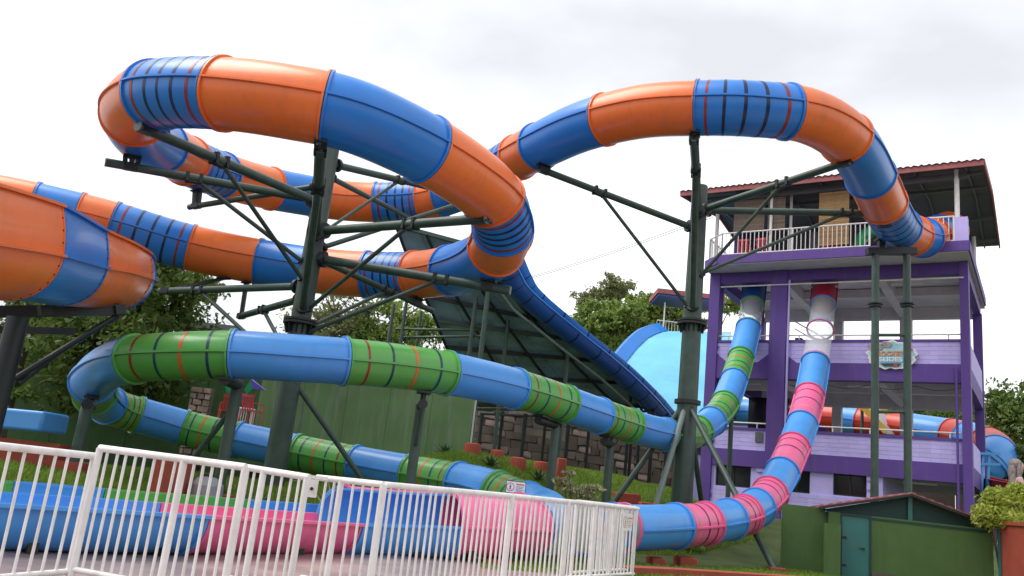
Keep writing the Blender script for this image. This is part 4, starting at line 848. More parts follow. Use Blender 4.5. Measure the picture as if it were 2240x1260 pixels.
# drum, chairs, bits at the left
p = at(455, 1052, 15.6); rt = thing('drum', 'grey round drum behind the fence between the red footings', 'drum', (p[0], p[1], float(H(p[0], p[1])) - .02))
m = MB(); m.lathe((p[0], p[1], float(H(p[0], p[1])) - .02), [(.26, 0), (.3, .08), (.31, .3), (.3, .5), (.2, .62), (.08, .66)], 24); m.build('body', 'drum_grey', rt); m = MB(); m.lathe((p[0], p[1], float(H(p[0], p[1])) + .6), [(.1, 0), (.1, .07), (.06, .09)], 14); m.build('cap', 'steel_dark', rt)
for px, lab in ((492, 'red plastic chair left of the dark slide post by the green wall'), (545, 'pink plastic chair right of the dark slide post by the green wall')):
    p = at(px, 930, 26.5); chair((p[0], p[1], p[2]), math.pi + (.4 if px < 500 else -.3), 'plastic_red' if px < 500 else 'plastic_pink', lab, 'chairs by the green wall', 1.05)
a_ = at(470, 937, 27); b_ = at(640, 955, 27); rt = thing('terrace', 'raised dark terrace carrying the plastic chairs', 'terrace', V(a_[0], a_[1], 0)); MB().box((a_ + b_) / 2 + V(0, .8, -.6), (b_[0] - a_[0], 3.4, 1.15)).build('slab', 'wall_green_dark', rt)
a_ = at(520, 892, 27.6); b_ = at(556, 896, 27.6); rt = thing('railing_panel', 'short white railing behind the pink chair', 'railing', a_ - V(0, 0, .7)); m = MB(); m.pipe(a_, b_, .03, n=8); m.pipe(a_ - V(0, 0, .62), b_ - V(0, 0, .62), .025, n=8)
for q in (a_, b_): m.pipe(q - V(0, 0, .7), q + V(0, 0, .02), .05, n=8)
m.build('frame', 'white_paint', rt)
for k in range(1, 7): q = a_ + (b_ - a_) * k / 7; MB().pipe(q - V(0, 0, .62), q, .014, n=6).build('baluster', 'white_paint', rt)
p0 = at(548, 828, 26); rt = thing('toy_fin', 'violet and green plastic play figure top peeping below the blue tube', 'play figure', p0 - V(0, 0, .4))
MB().prism([p0, at(578, 852, 26), at(552, 850, 26)], (0, .3, 0)).build('fin', 'plastic_violet', rt); MB().prism([at(534, 852, 26), at(548, 832, 26), at(552, 850, 26), at(540, 862, 26)], (.02, .3, -.02)).build('body', 'plastic_green', rt); MB().prism([at(488, 826, 26.2), at(508, 822, 26.2), at(508, 852, 26.2), at(496, 860, 26.2)], (0, .3, 0)).build('tail', 'plastic_green', rt)
a_ = at(-40, 900, 17.2); rt = thing('flume_end', 'plain bright blue flume end box on a red base at the left edge', 'slide end', V(a_[0], a_[1], .2))
e0, e1 = at(-60, 885, 17), at(98, 900, 17); hh = V(0, 0, -.42); dd = V(.1, .9, 0); m = MB(); m.hexa([e0 + hh, e1 + hh, e1 + hh + dd, e0 + hh + dd, e0, e1, e1 + dd, e0 + dd]); o = m.build('shell', 'bright_blue', rt); bv = o.modifiers.new('bevel', 'BEVEL'); bv.width = .06; bv.segments = 3
m = MB(); m.box((e0 + e1) / 2 + V(.1, .6, -.85), (1.9, .6, .5)); m.build('plinth', 'terracotta', rt)

# ------------------------------------------------------------------ plants
def blades(name, label, base, n, ln, wd, mt, droop=.35, up=1.0, seedv=1, group='spiky garden plants', cat='plant'):
    rg = random.Random(seedv); base = np.asarray(base, float); rt = thing(name, label, cat, base, group)
    for k in range(n):
        a = k * 2.399 + rg.uniform(-.2, .2); tlt = .25 + .95 * (k / n) ** .8; d = V(math.cos(a) * math.sin(tlt), math.sin(a) * math.sin(tlt), math.cos(tlt) * up); sd = unit(np.cross(d, ZA)); l = ln * rg.uniform(.75, 1.1); L_, R_ = [], []
        for s in np.linspace(0, 1, 6):
            c = base + d * l * s - V(0, 0, droop * l * s * s); w_ = wd * (math.sin(math.pi * (s * .8 + .17)) + .02) * (1 - s ** 3); L_.append(c - sd * w_ + ZA * .3 * w_); R_.append(c + sd * w_ + ZA * .3 * w_)
        m = MB(); m.sweep([[l_, (l_ + r_) / 2 - ZA * .25 * wd, r_] for l_, r_ in zip(L_, R_)], False); m.build('leaf', mt, rt, sharp=None)
    return rt
def gp(px, py, d): p = at(px, py, d); return V(p[0], p[1], float(H(p[0], p[1])))
for k, (px, d, lab) in enumerate(((968, 27, 'dark agave at the foot of the green wall'), (1072, 25.5, 'agave on the lawn left of the round footing'), (1180, 26.3, 'agave right of the round footing on the lawn'))):
    blades('agave', lab, gp(px, 1030, d), 18, .55, .055, 'agave', .15, seedv=k)
blades('spiky_plant', 'tall cream striped spiky plant behind the fence lock', gp(738, 1090, 15.8), 26, 1.0, .035, 'leaf_cream', .35, 1.3, 5)
blades('spiky_plant', 'lower cream striped spiky plant right of the fence lock', gp(775, 1095, 15.2), 20, .8, .035, 'leaf_cream', .4, 1.2, 6)
blades('spiky_plant', 'dark spiky plant between the red footing slab and the left pole', gp(575, 1065, 16.5), 16, .7, .03, 'agave', .4, 1.2, 7)
def leafy(name, label, base, blobs, leaf, mt, n, cat, group=None, seedv=2):
    rg = np.random.default_rng(seedv); base = np.asarray(base, float); rt = thing(name, label, cat, base, group); m = MB(); out_ = []
    for c, r in blobs:
        c = np.asarray(c, float); m.path([base - ZA * .05, base * .5 + c * .5 + V(.02, 0, .05), c], [.035, .025, .01], 6)
        for _ in range(6): d = unit(rg.normal(0, 1, 3)); m.path([c, c + d * np.asarray(r) * .8], [.01, .004], 4)
        k = n // len(blobs); d = rg.normal(0, 1, (k, 3)); d /= np.linalg.norm(d, axis=1)[:, None]; pos = c + d * (rg.random(k) ** .45)[:, None] * np.asarray(r) * (1 + .15 * rg.normal(0, 1, k))[:, None]
        a = rg.normal(0, 1, (k, 3)); a /= np.linalg.norm(a, axis=1)[:, None]; b_ = np.cross(a, rg.normal(0, 1, (k, 3)) + np.array([0, -.3, 1.2])); b_ /= np.linalg.norm(b_, axis=1)[:, None]; sz = leaf * (.6 + .8 * rg.random(k))[:, None]
        a *= sz; b_ *= sz * .42; out_.append(np.stack([pos - a, pos - b_, pos + a, pos + b_], 1).reshape(-1, 3))
    m.build('stem', 'bark', rt); me = npmesh('foliage', np.concatenate(out_) - base, 4, mt); o = bpy.data.objects.new('foliage', me); C.objects.link(o); o.parent = rt
b = gp(1262, 1090, 20.5)
leafy('small_tree', 'small cream variegated tree with tiered leaves on the lawn', b, [(at(1262, 1072, 20.5), (.5, .4, .1)), (at(1232, 1052, 20.5), (.28, .3, .09)), (at(1295, 1066, 20.5), (.3, .3, .07)), (at(1245, 1035, 20.5), (.16, .2, .06)), (at(1275, 1085, 20.5), (.4, .3, .06))], .05, 'leaf_cream', 1500, 'tree')
b = gp(2190, 1150, 20); b[2] += .3
leafy('bush', 'bushy yellow-green shrub behind the red wall at the right edge', b, [(at(2195, 1108, 20), (.6, .5, .42)), (at(2160, 1128, 19.6), (.38, .35, .3)), (at(2175, 1095, 19.8), (.3, .3, .3)), (at(2240, 1100, 20), (.45, .4, .42)), (at(2230, 1075, 20.2), (.25, .3, .2)), (at(2185, 1080, 20.2), (.22, .25, .16)), (at(2215, 1140, 19.4), (.45, .3, .26))], .055, 'leaf_lime', 6000, 'shrub')
for k, (px, py, d, lab) in enumerate(((1490, 1085, 24, 'low green groundcover bush by the right pole base'), (1370, 1085, 22.5, 'leafy low bush on the lawn slope left of the right pole'), (430, 1040, 17.5, 'low dark bush behind the grey drum'))):
    b = gp(px, py, d); leafy('low_bush', lab, b, [(b + V(dx, dy, .18), (.4, .35, .18)) for dx, dy in ((0, 0), (.4, .1), (-.4, .2))], .05, 'leaf_mid', 900, 'shrub', 'low bushes on the lawn', 20 + k)
# grass blades over the lawn
def grass(n, x0, x1, y0, y1, keep, h):
    x = RNG.uniform(x0, x1, n); y = RNG.uniform(y0, y1, n); k = keep(x, y); x, y = x[k], y[k]; z = H(x, y) - .02; n = len(x); hh = h * (.5 + RNG.random(n)); a = RNG.uniform(0, 6.283, n); wd = .012 + .008 * RNG.random(n)
    lx, ly = RNG.normal(0, .4, n) * hh, RNG.normal(0, .4, n) * hh; c, s = np.cos(a) * wd, np.sin(a) * wd
    return np.stack([np.stack([x - c, y - s, z], 1), np.stack([x + c, y + s, z], 1), np.stack([x + lx, y + ly, z + hh], 1)], 1).reshape(-1, 3)
ins = lambda x, y: (sline(x, y) > 2.2) & (sline(x, y) < 16) & (y < 36)
in2 = lambda x, y: (sline(x, y) < -1.0) & (y > 16.9) & ~((x > 9.5) & (x < 16) & (y > 19.5))
gv = np.concatenate([grass(230000, -10, 9, 11, 36, ins, .11), grass(130000, 0.5, 17, 13.2, 26, lambda x, y: (sline(x, y) < -.55) & (sline(x, y) > -13) & (y > 13.2 + x * .22), .08), grass(9000, 0, 4, 13, 18, lambda x, y: np.abs(sline(x, y)) < 1.2, .08)])
me = npmesh('grass', gv, 3, 'grass'); o = bpy.data.objects.new('grass', me); C.objects.link(o); o['kind'] = 'stuff'; tag(o, 'short green grass covering the lawn slope and verge', 'grass')

# ------------------------------------------------------------------ kerb, shed, planter wall, statue
def kerb(pts, hgt, wd, name='kerb'):
    m = MB()
    for a, b_ in zip(pts, pts[1:]): m.bar(V(*a, hgt / 2 - .03), V(*b_, hgt / 2 - .03), wd, hgt + .06)
    o = m.build(name, 'terracotta', sharp=30); o['kind'] = 'structure'
kp = [at(1345, 1240, 14.2), at(1480, 1256, 15.2), at(1800, 1262, 17.3), at(2080, 1262, 19), at(2195, 1240, 20)]
kerb([p[:2] for p in kp], .14, .35)
# shed
SA, SB = at(1812, 1150, 21.2), at(2172, 1170, 20.2); sd_u = unit(V(*(SB - SA)[:2], 0)); sd_v = np.cross(ZA, sd_u); SW = np.linalg.norm((SB - SA)[:2])
def sh(u, v, z): return V(SA[0], SA[1], 0) + sd_u * u + sd_v * v + V(0, 0, z)
def shb(mb, u0, u1, v0, v1, z0, z1): return mb.hexa([sh(u, v, z) for z in (z0, z1) for u, v in ((u0, v0), (u1, v0), (u1, v1), (u0, v1))])
wz = at(1990, 1130, 20.8)[2]; ap = at(1985, 1079, 20.8)[2]; el = at(1790, 1106, 21)[2]; er = at(2190, 1152, 20)[2]
shed = thing('shed', 'low green shed with a teal door and dark gable before the purple tower', 'shed', sh(SW / 2, 1, 0))
wh = lambda u: at(1812, 1118, 21.2)[2] * (1 - u / SW) + at(2172, 1158, 20.2)[2] * u / SW
du0, du1 = .28, 1.02
m = MB()
for u0, u1 in ((0, du0), (du1, SW)):
    m.hexa([sh(u0, 0, -.1), sh(u1, 0, -.1), sh(u1, .15, -.1), sh(u0, .15, -.1), sh(u0, 0, wh(u0)), sh(u1, 0, wh(u1)), sh(u1, .15, wh(u1)), sh(u0, .15, wh(u0))])
m.build('wall', 'shed_green', shed); shb(MB(), 0, .15, .15, 2.6, -.1, wh(0)).build('wall', 'shed_green', shed); shb(MB(), SW - .15, SW, .15, 2.6, -.1, wh(SW)).build('wall', 'shed_green', shed)
do = shb(MB(), du0 + .05, du1 - .05, .03, .07, 0, wh(.6) - .06).build('door', 'teal', shed); m = MB()
shb(m, du0, du0 + .05, -.01, .1, 0, wh(.6)); shb(m, du1 - .05, du1, -.01, .1, 0, wh(.6)); shb(m, du0 + .05, du1 - .05, -.01, .1, wh(.6) - .06, wh(.6)); m.build('door_frame', 'teal_dark', shed, do)
m = MB(); m.pipe(sh(du1 - .18, 0, .75), sh(du1 - .18, .03, .75), .03, n=10); m.bar(sh(du1 - .18, -.01, .75), sh(du1 - .29, -.01, .75), .02, .025); m.build('handle', 'steel_dark', shed, do)
ua = 1.93
m = MB()
for zz in (.28, .95): shb(m, du0 + .04, du0 + .16, .005, .03, zz, zz + .05)
m.build('hinge', 'steel_dark', shed, do)
for u0, u1 in ((0, du0 - .01), (du1 + .01, SW)): shb(MB(), u0, u1, -.035, -.002, -.1, .22).build('plinth', 'mortar', shed)
m = MB(); m.hexa([sh(du1 + .01, -.02, wh(du1) - .09), sh(SW, -.02, wh(SW) - .09), sh(SW, -.002, wh(SW) - .09), sh(du1 + .01, -.002, wh(du1) - .09), sh(du1 + .01, -.02, wh(du1) - .04), sh(SW, -.02, wh(SW) - .04), sh(SW, -.002, wh(SW) - .04), sh(du1 + .01, -.002, wh(du1) - .04)]); m.build('trim', 'teal_dark', shed)
MB().prism([sh(-.05, .2, wh(0)), sh(SW, .2, wh(SW)), sh(SW + .1, .2, er - .08), sh(ua, .2, ap - .06), sh(-.1, .2, el - .06)], sd_v * .04).build('gable', 'teal_dark', shed)
shb(MB(), ua - .05, ua + .05, .1, .19, wh(ua) - .05, ap - .05).build('post', 'teal', shed)
for (u0, z0), (u1, z1) in (((-.25, el - .02), (ua, ap)), ((ua, ap), (SW + .2, er - .02))):
    rings = []; nn_ = 30
    for k in range(nn_ + 1):
        s = k / nn_; u_, z_ = u0 + (u1 - u0) * s, z0 + (z1 - z0) * s; rings.append([sh(u_, -.15, z_), sh(u_, 2.9, z_ + .02), sh(u_, 2.9, z_ + .05 + .02 * math.sin(k * 2.1)), sh(u_, -.15, z_ + .03 + .02 * math.sin(k * 2.1))])
    MB().sweep(rings, True, True).build('roof_sheet', 'roof_red', shed)
m = MB(); m.bar(sh(-.25, -.13, el - .05), sh(ua, -.13, ap - .03), .03, .06); m.bar(sh(ua, -.13, ap - .03), sh(SW + .2, -.13, er - .05), .03, .06); m.build('barge_board', 'steel_dark', shed)
pz = at(1750, 1105, 21.4)[2]; tag(shb(MB(), -1.12, -.06, .25, .4, -.1, pz).build('screen_panel', 'shed_green', sharp=30), 'plain green screen panel beside the left end of the shed', 'panel')
tag(shb(MB(), -.12, .26, -.4, -.1, -.1, wh(0) - .3).build('meter_box', 'shed_green', sharp=30), 'small green cabinet standing left of the teal door', 'cabinet')
for k, (px, lab) in enumerate(((2186, 'shorter teal pipe post at the right end of the shed'), (2199, 'taller teal pipe post at the right end of the shed'))):
    p = at(px, 1118 + (5 if k == 0 else 0), 19.8); rt = thing('pipe_post', lab, 'post', (p[0], p[1], 0), 'teal pipe posts'); MB().pipe((p[0], p[1], -.1), p, .05, n=12).build('pipe', 'teal', rt); MB().pipe(p, p + V(0, 0, .04), .06, .03, n=12).build('cap', 'teal_dark', rt)
pw = [at(2203, 1160, 19.4), at(2330, 1155, 17.5)]; zt_ = at(2215, 1150, 19.2)[2]
rt = thing('planter_wall', 'red plastered planter wall at the right edge below the shrub', 'wall', V(pw[0][0], pw[0][1], 0)); m = MB(); a_, b_ = V(pw[0][0], pw[0][1], 0), V(pw[1][0], pw[1][1], 0)
MB().bar(a_ + V(0, 0, zt_ / 2 - .1), b_ + V(0, 0, zt_ / 2 - .1), .25, zt_ + .2).build('wall', 'terracotta', rt); MB().bar(a_ + V(0, 0, zt_ + .04), b_ + V(0, 0, zt_ + .04), .34, .075).build('coping', 'terracotta', rt)
a2 = at(2203, 1160, 22.5); MB().bar(a_ + V(0, 0, zt_ / 2 - .1), V(a2[0], a2[1], zt_ / 2 - .1), .25, zt_ + .19).build('wall', 'terracotta', rt)
# statue: one skinned body with head, face and hair
def statue():
    hp = at(2224, 1022, 24); s = 1.45 * 24 * 26 / 1820 / .36; b = np.array(hp)
    rt = thing('statue', 'painted statue of a long haired woman among the plants at the right edge', 'statue', b - V(0, 0, 1.1)); X = unit(V(.92, -.38, 0)); Y = np.cross(ZA, X)
    k = 24 * 26 / 1820 / .20
    def P(x, y, z): return Vector((b + k * (X * x + Y * y + ZA * z) - ROOTLOC[rt.name]).tolist())
    pts = [((0, 0, -.78), .16), ((0, 0, -.55), .125), ((.0, 0, -.38), .14), ((.01, 0, -.25), .13), ((.02, 0, -.15), .05), ((.03, 0, -.10), .05), ((.03, 0, -.02), .085), ((.035, 0, .045), .08), ((.03, 0, .1), .05),
           ((.02, -.15, -.22), .06), ((.05, -.19, -.38), .05), ((.16, -.14, -.46), .042), ((.24, -.03, -.40), .035), ((.02, .15, -.22), .06), ((.05, .2, -.38), .05), ((.16, .16, -.48), .042), ((.25, .05, -.42), .035), ((.105, 0, .0), .02), ((.12, 0, -.015), .014)]
    ed = [(0, 1), (1, 2), (2, 3), (3, 4), (4, 5), (5, 6), (6, 7), (7, 8), (3, 9), (9, 10), (10, 11), (11, 12), (3, 13), (13, 14), (14, 15), (15, 16), (6, 17), (17, 18)]
    me = bpy.data.meshes.new('body'); me.from_pydata([P(*p) for p, _ in pts], ed, []); o = bpy.data.objects.new('body', me); C.objects.link(o); o.parent = rt
    sk = o.modifiers.new('skin', 'SKIN'); o.modifiers.new('sub', 'SUBSURF').levels = 2; o.modifiers['sub'].render_levels = 2
    for v, (_, r) in zip(me.skin_vertices[0].data, pts): v.radius = (r * k, r * k)
    me.skin_vertices[0].data[0].use_root = True; me.materials.append(M['statue_skin'])
    def ell(mb, c, r, n=14, mm=10):
        rings = [[b + k * (X * (c[0] + r[0] * math.sin(t) * math.cos(q)) + Y * (c[1] + r[1] * math.sin(t) * math.sin(q)) + ZA * (c[2] + r[2] * math.cos(t))) for q in np.linspace(0, 2 * math.pi, n, endpoint=False)] for t in np.linspace(.05, math.pi - .05, mm)]
        mb.sweep(rings, True, True)
    m = MB(); ell(m, (-.015, 0, .05), (.105, .108, .095)); ell(m, (-.065, 0, -.1), (.065, .12, .19)); ell(m, (-.07, .05, -.28), (.05, .09, .2)); ell(m, (-.07, -.06, -.3), (.05, .09, .22)); ell(m, (.02, .09, -.1), (.04, .03, .16)); ell(m, (.02, -.09, -.1), (.04, .03, .16)); m.build('hair', 'statue_hair', rt)
    m = MB(); ell(m, (.005, 0, -.47), (.13, .165, .26)); ell(m, (.05, .07, -.34), (.07, .07, .07)); ell(m, (.05, -.07, -.34), (.07, .07, .07)); m.build('dress', 'statue', rt)
    m = MB()
    for y in (-.033, .033): ell(m, (.112, y, .015), (.008, .015, .008), 8, 6)
    m.build('eye', 'steel_dark', rt); m = MB(); ell(m, (.11, 0, -.055), (.01, .025, .008), 8, 6); m.build('mouth', 'plastic_pink', rt)
    m = MB(); m.lathe(b - V(0, 0, 2.2), [(.55, 0), (.5, .4), (.42, 1.0), (.3, 1.3)], 20); m.build('pedestal', 'statue', rt)
statue()

# ------------------------------------------------------------------ rides behind the tower
BK = [at(*p) for p in [(1560, 900, 52), (1700, 905, 50), (1820, 915, 47.5), (1900, 925, 46), (1990, 938, 44), (2080, 952, 42), (2140, 965, 40), (2178, 985, 38), (2165, 1012, 37), (2130, 1040, 37.5)]]
root = thing('tube_slide', 'red and blue tube slide curling behind the purple tower', 'water slide', at(2050, 960, 43) - V(0, 0, 3))
for a, b_, k in ((0, 1.4, 'bright_blue'), (1.4, 2.15, 'red_gel'), (2.15, 2.75, 'bright_blue'), (2.75, 4.05, 'red_gel'), (4.05, 4.98, 'bright_blue'), (4.98, 5.55, 'red_gel'), (5.55, 6.4, 'bright_blue'), (6.4, 7.2, 'red_gel'), (7.2, 8, 'bright_blue'), (8, 9, 'bright_blue')): tube_section(root, BK, a, b_, .82, k, nseg=28, fl=.04)
for t in (1.0, 2.2, 3.3, 4.4, 6.0, 7.3): p = bottom(BK, t, .82); MB().pipe((p[0], p[1], .8), p, .1, n=8).build('post', 'steel_green', root)
root = thing('chute', 'yellow straight chute slanting down behind the tower posts', 'water slide', at(1920, 950, 44.5) - V(0, 0, 3)); a_, b_ = at(1862, 868, 45), at(1938, 950, 43.8); n_ = V(.3, -.2, .25)
MB().hexa([a_, b_, b_ + V(1.1, .2, .1), a_ + V(1.1, .2, .1)] + [q + V(0, 0, .06) for q in (a_, b_, b_ + V(1.1, .2, .1), a_ + V(1.1, .2, .1))]).build('bed', 'concrete_white', root)
for q in (V(0, -.03, .12), V(1.1, .17, .22)): MB().bar(a_ + q, b_ + q, .07, .32).build('curb', 'yellow_gel', root)
for q in (.1, .5): p = a_ + (b_ - a_) * q; MB().pipe((p[0] + .5, p[1] + .2, .8), p + V(.5, .2, 0), .09, n=8).build('post', 'steel_green', root)
root = thing('ladder_frame', 'bright blue pipe frame beside the red slide right of the tower', 'frame', at(2155, 1080, 33)); 
for px in (2150, 2163): MB().bar(at(px - 4, 1080, 33), at(px, 992, 33.5), .1, .1).build('post', 'cyan_paint', root)
for py in (992, 1015): MB().bar(at(2140, py, 33.3), at(2187, py + 1, 33.3), .1, .1).build('cross_bar', 'cyan_paint', root)
RD = [at(*p) for p in ((2130, 1040, 35), (2165, 1050, 34), (2210, 1060, 32.5), (2270, 1072, 31))]
root = thing('open_chute', 'short open red flume right of the blue frame', 'water slide', RD[1] - V(0, 0, 1)); tube_section(root, RD, 0, 3, .45, 'red_gel', arc=(170, 370), nseg=20)
root = thing('canopy', 'brown canopy edge above the statue at the right', 'canopy', at(2220, 1040, 42)); MB().hexa([at(2150, 1000, 42), at(2300, 1012, 42), at(2300, 1000, 46), at(2160, 992, 46), at(2160, 985, 42), at(2300, 992, 42), at(2300, 986, 46), at(2165, 982, 46)]).build('cover', 'canopy_brown', root); p = at(2235, 1000, 43); MB().pipe((p[0], p[1], .5), p, .08, n=8).build('post', 'steel_dark', root)
MB().bar(at(2150, 983, 41.9), at(2300, 991, 41.9), .06, .12).build('edge', 'yellow_gel', root)
rt = thing('side_building', 'lavender building block seen through the left bays of the tower', 'building', at(1620, 1000, 58)); c = at(1600, 740, 58); MB().box(V(c[0], c[1] + 2, 4.2), (6.5, 4, 7.2)).build('wall', 'lavender', rt); MB().box(V(c[0], c[1] + 1.8, 7.95), (6.9, 4.6, .3)).build('parapet', 'purple', rt)
m = MB(); m.pipe((c[0] - 3.3, c[1] - .1, 9.0), (c[0] + 3.3, c[1] - .1, 9.0), .05, n=6)
for k in range(6): m.pipe((c[0] - 3.2 + k * 1.28, c[1] - .1, 8.1), (c[0] - 3.2 + k * 1.28, c[1] - .1, 9.0), .04, n=6)
m.build('railing', 'white_paint', rt)
for k in range(3): MB().box(V(c[0] - 2 + k * 2, c[1] - .03, 5.6), (1.1, .08, 1.2)).build('window', 'glass_dark', rt)
p = at(1570, 860, 37.5); rt = thing('banner', 'magenta printed banner behind the left column of the tower', 'banner', p - V(0, 0, 1)); m = MB(); pts_ = [at(1553, 826, 37.5), at(1580, 830, 37.5), at(1583, 905, 37.5), at(1553, 910, 37.5)]; m.prism(pts_, (.02, .05, 0)); m.build('sheet', 'plastic_magenta', rt); m = MB()
for k in range(7): q = at(1560 + (k % 3) * 8, 842 + k * 9, 37.45); m.prism([q, q + V(.18, 0, .1), q + V(.1, 0, -.14)], (0, -.015, 0))
m.build('print', 'plastic_violet', rt)

rt = thing('yard_wall', 'pale pink yard wall seen under the tower behind the shed roof', 'wall', bl(1, 14, .8))
for k in range(6): bbox(MB(), -6 + k * 2.5 + .02, -3.5 + k * 2.5 - .02, 13, 13.25, .5, 3.6).build('panel', 'plaster', rt)
# power line
root = thing('power_line', 'thin twin cable crossing the sky between ramp and right pole', 'cable', at(1330, 545, 60))
for dy in (0, 5):
    a_, b_ = at(1100, 622 + dy * .6, 60), at(1560, 470 + dy, 48); m = MB(); m.path([a_ + (b_ - a_) * s - V(0, 0, .9 * 4 * s * (1 - s) * .25) for s in np.linspace(0, 1, 16)], .02, 5); m.build('wire', 'tin_grey', root)

# ------------------------------------------------------------------ white fence
FB = MB(); FB.pipe((0, 0, 0), (0, 0, 1), .0135, n=8, cap=False); fb_me = FB.mesh('baluster'); fb_me.materials.append(M['white_paint'])
def fpos(px, d, z):
    p = at(px, 1000, d)                     # plan position under that pixel column, at fence mid height
    for _ in range(6):
        x, y = pj((p[0], p[1], z)); dd = (p - EYEP) @ _f; p = p + _r * (px - x) / FPX * dd; dn = V(p[0], p[1], z) - EYEP; p = EYEP + dn * d / (dn @ _f)
    return V(p[0], p[1], 0)
def fence_panel(px0, d0, px1, d1, label, top=1.12, bot=.12, gap=.135, posts=(0, 1), top1=None, rail=.032):
    top1 = top if top1 is None else top1
    A, B = fpos(px0, d0, top), fpos(px1, d1, top1); rt = thing('fence_panel', label, 'fence', (A + B) / 2, 'white fence panels'); t = unit(B - A)
    MB().pipe(A + V(0, 0, top), B + V(0, 0, top1), rail, n=14).build('top_rail', 'white_paint', rt)
    MB().pipe(A + V(0, 0, bot), B + V(0, 0, bot), rail * .8, n=12).build('bottom_rail', 'white_paint', rt)
    for s in posts:
        q = A + (B - A) * s; MB().pipe(q + V(0, 0, -.05), q + V(0, 0, top + (top1 - top) * s), .031, n=14).build('post', 'white_paint', rt)
    ln = np.linalg.norm(B - A); n = max(2, int(round(ln / gap)))
    for k in range(1, n):
        q = A + (B - A) * (k + random.uniform(-.05, .05)) / n
        if any(abs(k / n - s) * ln < .05 for s in posts): continue
        o = inst('baluster', fb_me, rt, q + V(0, 0, bot), None, None, (1, 1, top + (top1 - top) * k / n - bot)); o.rotation_euler = (random.gauss(0, .006), random.gauss(0, .006), 0)
    return rt, A, B
fence_panel(-160, 5.9, 207, 7.5, 'lower white fence panel at the left edge with wide spaced bars', 1.075, .07, .155, (0, 1), 1.062)
fence_panel(219, 7.45, 537, 6.85, 'white gate leaf left of centre that angles towards the camera', 1.138, .10, .105, (0, .6, 1), 1.116)
fence_panel(540, 8.0, 676, 7.7, 'narrow white fence panel left of the lock box', 1.110, .10, .10, (0, .28, .97), 1.084)
fence_panel(694, 8.6, 838, 8.2, 'white gate leaf right of the lock box in front of the cream plant', 1.085, .10, .115, (.38, 1), 1.092)
fence_panel(841, 8.25, 1118, 10.4, 'long white fence panel in front of the blue and pink tubes', 1.092, .10, .115, (0, 1), 1.112)
fence_panel(1121, 10.4, 1242, 11.6, 'white fence panel in front of the clear tube', 1.112, .10, .12, (0, 1), 1.118)
fence_panel(1245, 11.65, 1396, 13.7, 'rightmost white fence panel with a notice board', 1.12, .10, .13, (0, .35, .62, .97))
fence_panel(1262, 12.6, 1390, 14.6, 'white fence panel standing close behind the rightmost one', 1.13, .10, .16, (0, .4, .8))
lp = fpos(686, 8.05, 1.05); rt = thing('lock_box', 'white latch box with a dark lock joining two gate leaves', 'lock', lp + V(0, 0, .9)); MB().box(lp + V(0, 0, .985), (.09, .05, .17)).build('box', 'white_paint', rt); MB().pipe(lp + V(0, -.026, .98), lp + V(0, -.04, .98), .016, n=10).build('lock', 'steel_dark', rt); MB().bar(lp + V(-.13, 0, 1.09), lp + V(.13, 0, 1.09), .03, .03).build('bolt', 'white_paint', rt)
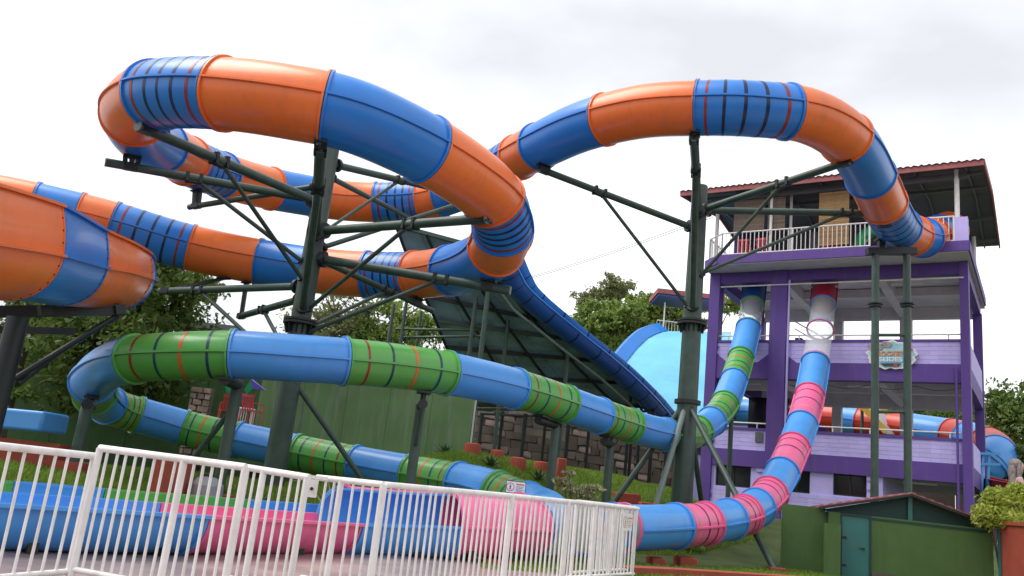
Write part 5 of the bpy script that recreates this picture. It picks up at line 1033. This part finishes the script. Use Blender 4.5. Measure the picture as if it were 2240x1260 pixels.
def notice(c, X, wd, ht, label, posts=None, faded=False):
    rt = thing('notice_board', label, 'sign', c - V(0, 0, ht / 2), 'no entry notices'); Nn = np.cross(X, ZA); Nn = Nn if Nn[1] < 0 else -Nn
    q = lambda x, z, o=0.0: c + X * x + ZA * z + Nn * o
    MB().box(c, (wd, .012, ht), (X, Nn, ZA)).build('board', 'white_board', rt); rd = 'plastic_red' if not faded else 'stripe_pale'; m = MB()
    for x0, x1, z0, z1 in ((-wd / 2, wd / 2, ht / 2 - .012, ht / 2), (-wd / 2, wd / 2, -ht / 2, -ht / 2 + .012), (-wd / 2, -wd / 2 + .012, -ht / 2, ht / 2), (wd / 2 - .012, wd / 2, -ht / 2, ht / 2)):
        m.prism([q(x0, z0, .007), q(x1, z0, .007), q(x1, z1, .007), q(x0, z1, .007)], Nn * .002)
    if not faded: m.build('border', 'print_dark', rt)
    cx = -wd * .27; r = ht * .34; m = MB(); nn_ = 28
    m.sweep([[q(cx + rr * math.cos(a), rr * math.sin(a), .008) for rr in (r * .84, r)] for a in np.linspace(0, 2 * math.pi, nn_)], False); m.build('ring_print', rd if faded else 'print_red', rt, sharp=None)
    m = MB(); nd = 'print_dark' if not faded else 'stripe_pale'
    m.prism([q(cx + .13 * r * math.cos(a), .5 * r + .14 * r * math.sin(a), .008) for a in np.linspace(0, 2 * math.pi, 10, endpoint=False)], Nn * .002)
    for x0, z0, x1, z1 in ((0, .3, 0, -.1), (0, .25, -.25, -.02), (0, .25, .25, .02), (0, -.1, -.22, -.6), (0, -.1, .24, -.58)): m.bar(q(cx + x0 * r, z0 * r, .009), q(cx + x1 * r, z1 * r, .009), .13 * r, .002, Nn)
    m.build('figure_print', nd, rt)
    ln_ = MB(); ln_.prism([q(x, z, .008) for x, z in ((wd * .01, ht * .20), (wd * .42, ht * .20), (wd * .42, ht * .29), (wd * .01, ht * .29))], Nn * .002); ln_.build('heading_print', rd if faded else 'print_red', rt)
    ln_ = MB()
    for z, x1 in ((.05, .40), (-.06, .34), (-.19, .42), (-.29, .30)): ln_.prism([q(x, z * ht + dz, .008) for x, dz in ((wd * .02, 0), (wd * x1, 0), (wd * x1, ht * .035), (wd * .02, ht * .035))], Nn * .002)
    ln_.build('text_line_print', nd, rt)
    if posts:
        for x in (-wd / 2 + .03, wd / 2 - .03): MB().pipe(q(x, -ht / 2 - posts, -.02), q(x, ht / 2, -.02), .014, n=8).build('leg', 'white_paint', rt)
notice(at(1128, 1066, 16.4), unit(V(.97, .12, 0)), .40, .24, 'small white notice on legs above the pink tube with a red ringed figure', .5)
A, B = fpos(1245, 11.65, 1.12), fpos(1396, 13.7, 1.12); cpt = A + (B - A) * .80
notice(V(cpt[0], cpt[1], .90) + V(.03, -.06, 0), unit(B - A), .36, .26, 'faded white notice hung on the rightmost fence panel', None, True)
print('objects', len(bpy.data.objects))
